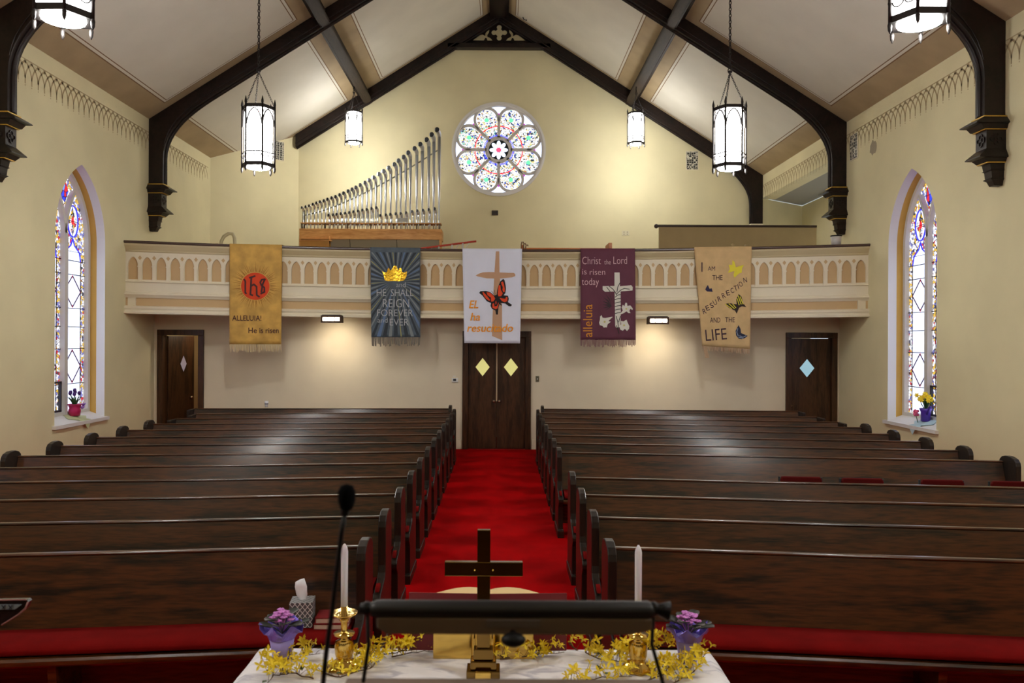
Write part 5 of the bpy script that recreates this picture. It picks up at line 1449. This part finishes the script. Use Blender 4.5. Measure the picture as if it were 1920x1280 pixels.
# ------------------------------------------------------------------ front pew things
def pew_pt(px, d):
    """a point on the left front pew seat, d in front of the back plane"""
    X = at(px, 1170, 4.75)[0]; return X
Y = 4.82; x, _ = at(567, 1170, Y); z0 = .492
t = thing('tissue_box', 'grey patterned tissue box standing on the front left pew cushion', 'tissue box', (x, Y, z0), R(6))
def lattice():
    m = bpy.data.materials.new('grey_lattice_card'); m.use_nodes = True; N = m.node_tree.nodes; L = m.node_tree.links; b_ = N['Principled BSDF']
    tc = N.new('ShaderNodeTexCoord'); sp = N.new('ShaderNodeSeparateXYZ'); L.new(tc.outputs['Object'], sp.inputs[0]); res = []
    def mth(op, a, b_=None):
        n = N.new('ShaderNodeMath'); n.operation = op
        for i, v_ in enumerate((a, b_)):
            if v_ is None: continue
            if isinstance(v_, (int, float)): n.inputs[i].default_value = v_
            else: L.new(v_, n.inputs[i])
        return n.outputs[0]
    xy = mth('ADD', sp.outputs[0], sp.outputs[1])
    for op in ('ADD', 'SUBTRACT'):
        s_ = mth(op, mth('MULTIPLY', xy, 34), mth('MULTIPLY', sp.outputs[2], 28)); f_ = mth('ABSOLUTE', mth('SUBTRACT', mth('FRACT', s_), .5)); res.append(mth('LESS_THAN', f_, .09))
    mx = mth('MAXIMUM', res[0], res[1]); mixn = N.new('ShaderNodeMix'); mixn.data_type = 'RGBA'; L.new(mx, mixn.inputs[0])
    mixn.inputs[6].default_value = srgb(78, 80, 84); mixn.inputs[7].default_value = srgb(206, 206, 206); L.new(mixn.outputs[2], b_.inputs['Base Color']); b_.inputs['Roughness'].default_value = .6; return m
MB().box(-.068, .068, -.068, .068, 0, .15).build('carton', lattice(), t, bevel=.002, local=True)
mb = MB()
vs = []; n = 14
for k, (r, z) in enumerate(((.018, .148), (.03, .18), (.034, .23), (.026, .265))):
    for j in range(n): q = 2 * math.pi * j / n; rr = r * (1 + .2 * math.cos(3 * q + k)); vs.append((rr * math.cos(q) - .012 * k / 3, .5 * rr * math.sin(q), z + (.014 * math.cos(q + .8) if k == 3 else 0)))
mb.add(vs, [(i * n + j, i * n + (j + 1) % n, (i + 1) * n + (j + 1) % n, (i + 1) * n + j) for i in range(3) for j in range(n)], 0, True).add(vs[-n:], [tuple(range(n))])
mb.build('tissue', mat('white_tissue', (238, 240, 246), .8), t, local=True)
HB = mat('hymnal_red', (122, 22, 26), .5); PGE = mat('page_edges', (196, 170, 150), .8)
def make_book(w_, d_, h):
    t = thing('hymnal', None, 'book')
    MB().box(-w_ / 2, w_ / 2, -d_ / 2, d_ / 2, 0, .004).box(-w_ / 2, w_ / 2, -d_ / 2, d_ / 2, h - .004, h).box(-w_ / 2, -w_ / 2 + .004, -d_ / 2, d_ / 2, 0, h).build('cover', HB, t, bevel=.001, local=True)
    MB().box(-w_ / 2 + .004, w_ / 2 - .004, -d_ / 2 + .004, d_ / 2 - .004, .004, h - .004).build('pages', PGE, t, local=True)
    return t
x, _ = at(624, 1170, 4.8)
hb = make_book(.2, .15, .035); hb.location = (x, 4.8, .492); tag(hb, 'red hymnal at the bottom of the stack of two on the front left pew', None, 'hymnals on the front pew')
dup(hb, (x + .006, 4.805, .5275), R(4), 'red hymnal on top of the stack of two on the front left pew', 'hymnals on the front pew')

# ------------------------------------------------------------------ window sill flowers
def tulips(s):
    pass
zs = SILL + .07
# left: magenta pot of purple tulips
xw = -(WX + .17); Yw = 13.62
t = thing('potted_tulips', 'magenta wrapped pot of purple tulips on the left window sill', 'potted plant', (xw, Yw, SILL + .085))
zb = SILL + .085
MB().lathe([(.085, 0), (.10, .1), (.085, .13), (.11, .19), (.13, .2), (.07, .16), (.001, .16)], (xw, Yw, zb), 18).build('pot', mat('magenta_foil', (190, 30, 90), .35, metal=.2), t)
random.seed(9); GS = mat('tulip_green', (52, 92, 44), .6, var=.2)
for i in range(12):
    a = random.uniform(0, 6.28); r = random.uniform(.02, .11)
    MB().tube([(xw, Yw, zb + .14), (xw + r * .6 * math.cos(a), Yw + r * .6 * math.sin(a), zb + .26), (xw + r * 1.3 * math.cos(a), Yw + r * 1.3 * math.sin(a), zb + .33)], [.01, .02, .002], 5, flat=.4).build('leaf', GS, t, clean=False)
for i in range(6):
    a = i * 1.05; r = .07 * (i > 0); c_ = (xw + r * math.cos(a), Yw + r * math.sin(a) * 1.3, zb + .37 + .06 * (i == 0) + random.uniform(-.02, .02))
    MB().tube([(xw, Yw, zb + .15), c_], .005, 5).build('stem', GS, t)
    MB().lathe([(.004, -.02), (.028, .0), (.03, .025), (.02, .05), (.016, .045), (.001, .02)], c_, 8).build('flower', mat('purple_tulip', (70, 30, 110), .6), t)
for i in range(2):
    c_ = (xw + .07, Yw + .11 + .04 * i, zb + .12 + .05 * i)
    MB().lathe([(.004, -.02), (.03, .0), (.045, .03), (.001, .015)], c_, 8).build('flower', mat('lilac_tulip', (160, 120, 210), .6), t)
for s, Yw2, col, lab in ((-1, 13.6, (190, 196, 150), 'pale green cloth hanging over the left window sill'), (1, 13.3, (178, 204, 212), 'pale blue cloth hanging over the right window sill')):
    mb = MB(); xo = s * (WX - .055)
    a, b_, c_ = .28, .16, .34
    mb.add([(s * (WX + .30), Yw2 - .12, SILL + .125), (s * (WX + .12), Yw2 - .3, SILL + .062), (xo, Yw2 - .02, SILL + .006), (s * (WX + .12), Yw2 + .3, SILL + .062)], [(0, 1, 2, 3)])
    mb.add([(s * (WX + .12), Yw2 - .05, SILL + .066), (s * (WX - .01), Yw2 - .14, SILL + .012), (xo, Yw2 - .1, SILL + .004), (xo - s * .004, Yw2 + .02, SILL - .14), (xo, Yw2 + .16, SILL + .004), (s * (WX - .01), Yw2 + .2, SILL + .012)], [(0, 1, 2, 5), (2, 3, 4, 5), (0, 5, 4)])
    o = mb.build('sill_cloth', mat('cloth_%s' % ('green' if s < 0 else 'blue'), col, .8), clean=False); tag(o, lab, 'cloth', None)
    m_ = o.modifiers.new('t', 'SOLIDIFY'); m_.thickness = .004
# right: purple watering can of daffodils
xw = WX + .17; Yw = 13.34
t = thing('watering_can', 'purple watering can filled with yellow daffodils on the right window sill', 'vase', (xw, Yw, zb))
PC = mat('purple_enamel', (84, 50, 160), .35)
MB().lathe([(.075, 0), (.075, .15), (.08, .16), (.1, .215), (.09, .215), (.07, .16), (.001, .14)], (xw, Yw, zb), 18).build('can_body', PC, t)
MB().tube([(xw - .02, Yw - .08, zb + .12), (xw - .02, Yw - .16, zb + .24), (xw - .02, Yw - .2, zb + .25)], [.02, .012, .018], 8).build('spout', PC, t)
MB().tube([(xw, Yw + .08, zb + .2), (xw, Yw + .15, zb + .18), (xw, Yw + .14, zb + .08), (xw, Yw + .08, zb + .04)], .008, 6).build('handle', PC, t)
random.seed(4)
for i in range(14):
    a = random.uniform(0, 6.28); r = random.uniform(.02, .1)
    MB().tube([(xw, Yw, zb + .17), (xw + r * .6 * math.cos(a), Yw + r * .8 * math.sin(a), zb + .32), (xw + r * 1.1 * math.cos(a), Yw + r * 1.6 * math.sin(a), zb + .40)], [.008, .014, .002], 5, flat=.4).build('leaf', GS, t, clean=False)
DF = mat('daffodil_yellow', (255, 230, 50), .6); DO = mat('daffodil_trumpet', (252, 208, 30), .6)
for i, (dy, dz, dx) in enumerate(((.16, .42, -.04), (.1, .39, .0), (.04, .42, .03), (-.02, .40, -.03), (-.08, .39, .02), (-.13, .35, 0), (.0, .35, -.05), (.07, .36, -.04), (-.05, .44, .0), (.02, .45, .02), (.0, .40, .08), (-.06, .36, .08))):
    c_ = Vector((xw + dx - .02, Yw + dy, zb + dz)); mb = MB()
    for k in range(6):
        q = math.pi / 3 * k; E_ = Vector((.82, -.57, 0)); u = E_ * math.cos(q) + Vector((0, 0, 1)) * math.sin(q); n_ = E_ * -math.sin(q) + Vector((0, 0, 1)) * math.cos(q)
        mb.add([c_, c_ + u * .025 + n_ * .014 + Vector((-.006, 0, 0)), c_ + u * .052, c_ + u * .025 - n_ * .014 + Vector((-.006, 0, 0))], [(0, 1, 2, 3)])
    f_ = mb.build('flower', DF, t, clean=False)
    MB().tube([c_, c_ + Vector((-.02, -.028, 0))], [.01, .017], 8).build('trumpet', DO, f_, clean=False)
    MB().tube([(xw, Yw, zb + .17), (c_.x + .01, c_.y * .7 + Yw * .3, c_.z - .08), c_], .004, 5).build('stem', GS, t)
c_ = (xw - .11, Yw + .10, zb + .13)
t2 = thing('pink_flower', 'pink flower lying against the purple watering can on the right sill', 'flower', c_)
mb = MB()
for k in range(9):
    q = k * .7; mb.ball((c_[0] + .02 * math.cos(q * 3), c_[1] + .03 * math.cos(q), c_[2] + .035 * math.sin(q)), .026, 0, 8)
mb.build('petals', mat('pink_petals', (232, 96, 140), .7, var=.1, vscale=30), t2, clean=False)
MB().tube([(c_[0], c_[1], c_[2] - .03), (c_[0] + .02, c_[1] - .02, SILL + .055)], .006, 5).build('stem', GS, t2)

# ------------------------------------------------------------------ music stand, microphone, music desk
Y = 1.3
ax = lambda px, py, YY=Y: at(px, py, YY)
t = thing('music_stand', 'black framed music stand close to the camera in front of the table', 'music stand', (.1, Y, .6))
x0, z1 = ax(694, 1124); x1, z0 = ax(1228, 1160)
r_ = (z1 - z0) / 2
MB().tube([(x0, Y, (z0 + z1) / 2), (x0 + .012, Y, (z0 + z1) / 2), (x1 - .012, Y, (z0 + z1) / 2), (x1, Y, (z0 + z1) / 2)], [r_ * .7, r_, r_, r_ * .7], 16).build('top_roll', mat('black_vinyl', (12, 10, 10), .5), t, bevel=.003)
zz0 = ax(700, 1184)[1]
MB().prism([(x0 + .012, z0 + .004), (x1 - .006, z0 + .004), (x1 - .006, zz0 + .008), (x1 - .05, zz0), (x0 + .03, zz0), (x0 + .012, zz0 + .01)], Y - .012, Y + .004, 'y').build('desk_lip', mat('bronze_brown_metal', (104, 88, 76), .6), t, bevel=.003)
xa, za = ax(841 + 0, 1158); xb, zb_ = ax(1012, 1172)
MB().box(ax(912, 1160)[0], ax(1012, 1160)[0], Y - .016, Y - .012, ax(0, 1172)[1] + .006, z0 + .002).build('label_strip', mat('grey_strip', (96, 88, 84), .6), t)
xk, zk = ax(962, 1186)
MB().ball((xk, Y - .03, zk), .02, 0, 14, .011, .014).tube([(xk, Y - .03, zk), (xk, Y - .01, zk + .004)], .006, 8).build('tilt_knob', BLACK, t)
zbot = ax(900, 1270)[1]
for px_, pb, nm in ((688, 684, 'l'), (1226, 1240, 'r')):
    xa, za = ax(px_, 1140); xb, zb_ = ax(pb, 1276)
    MB().tube([(xa, Y + .002, za), (xa + (.003 if nm == 'l' else -.003), Y, (za + zb_) / 2), (xb, Y - .02, zb_)], .0032, 8).build('side_rod', BLACK, t)
    MB().ball((xa, Y, za), .011, 0, 10).build('corner_clamp', BLACK, t)
    xk, zk = ax(px_ + (-12 if nm == 'l' else 28), 1140 + (0 if nm == 'l' else 5)); MB().tube([(xa, Y, za), (xk, Y, zk)], [.006, .009 if nm == 'l' else .016], 10).build('side_knob', BLACK, t)
x0, _ = ax(650, 1276); x1, _ = ax(1262, 1276)
MB().box(x0, x1, Y - .06, Y - .0, zbot - .016, zbot - .0).build('lower_tray', mat('brown_laminate', (110, 86, 66), .5), t, bevel=.004)
MB().tube([(.1, Y - .035, .62), (.1, Y - .035, zbot - .01)], .014, 10).build('pole', BLACK, t)
for k in range(3):
    q = R(90 + 120 * k); MB().tube([(.1, Y - .035, .72), (.1 + .12 * math.cos(q), Y - .035 + .12 * math.sin(q), .66), (.1 + .24 * math.cos(q), Y - .035 + .24 * math.sin(q), .61)], .009, 8).build('leg', BLACK, t)
# microphone
Y = 1.12; pts = [(605, 1290), (612, 1220), (622, 1150), (633, 1060), (640, 1000), (646, 965)]
P_ = [(at(a, b_, Y)[0], Y, at(a, b_, Y)[1]) for a, b_ in pts]
t = thing('microphone', 'thin black gooseneck microphone with foam head rising left of centre', 'microphone', (P_[0][0] - .004, Y, .6))
hx, hz = at(650, 932, Y)
MB().tube(P_, .0036, 8).build('gooseneck', BLACK, t)
MB().tube([P_[-1], (hx - .001, Y, hz - .012)], [.005, .0075], 10).build('capsule', BLACK, t)
MB().lathe([(.001, -.02), (.0085, -.016), (.0125, -.004), (.0125, .008), (.009, .016), (.001, .019)], (hx, Y, hz), 14).build('windscreen', FOAM, t)
MB().tube([(P_[0][0] - .004, Y, .615), (P_[0][0] - .002, Y, 1.5), P_[0]], [.008, .008, .0045], 8).build('stand_pole', BLACK, t)
MB().lathe([(.12, 0), (.12, .012), (.02, .02), (.001, .02)], (P_[0][0] - .004, Y, .6), 24).build('stand_base', BLACK, t)
# dark music desk at left edge
Y = 2.4
out = [(-110, 1128), (50, 1124), (53, 1128), (48, 1140), (36, 1151), (20, 1161), (4, 1171), (-110, 1190)]
t = thing('lyre_desk', 'dark wooden music desk with curved edge holding a sheet at the left edge', 'music stand', (at(-60, 1150, Y)[0], Y, 0))
MB().prism([at(a, b_, Y) for a, b_ in out], Y, Y + .02, 'y').build('desk_board', mat('black_lacquer', (30, 18, 20), .25, coat=.5), t)
E = [at(a, b_, Y) for a, b_ in out[1:]]
MB().tube([(a, Y - .002, b_) for a, b_ in [at(-110, 1126.5, Y), at(50, 1123.5, Y)]], .0022, 6).tube([(a, Y - .002, b_) for a, b_ in [E[1], E[2], E[3], E[4], E[5]]], .0025, 6).build('edge_trim', mat('rosy_edge', (150, 100, 96), .4), t)
MB().prism([at(a, b_, Y) for a, b_ in ((-90, 1132), (42, 1132), (30, 1141), (-90, 1143))], Y - .004, Y - .002, 'y').build('sheet', mat('dim_sheet', (120, 128, 136), .6), t)
st_ = []
mb = MB()
for k in range(7):
    a0 = -60 + 13 * k; p0 = at(a0, 1133, Y); p1 = at(a0 + 6, 1140, Y); p2 = at(a0 + 7, 1133, Y); p3 = at(a0 + 1, 1140, Y)
    mb.tube([(p0[0], Y - .005, p0[1]), (p1[0], Y - .005, p1[1])], .0014, 4).tube([(p2[0], Y - .005, p2[1]), (p3[0], Y - .005, p3[1])], .0014, 4)
mb.build('notation', mat('dark_ink', (30, 30, 46), .6), t)
xx, zz = at(-60, 1185, Y); MB().tube([(xx, Y + .01, .02), (xx, Y + .01, zz)], .018, 10).lathe([(.16, 0), (.16, .02), (.02, .04), (.001, .04)], (xx, Y + .01, 0), 20).build('pole', MATS['black_lacquer'], t)
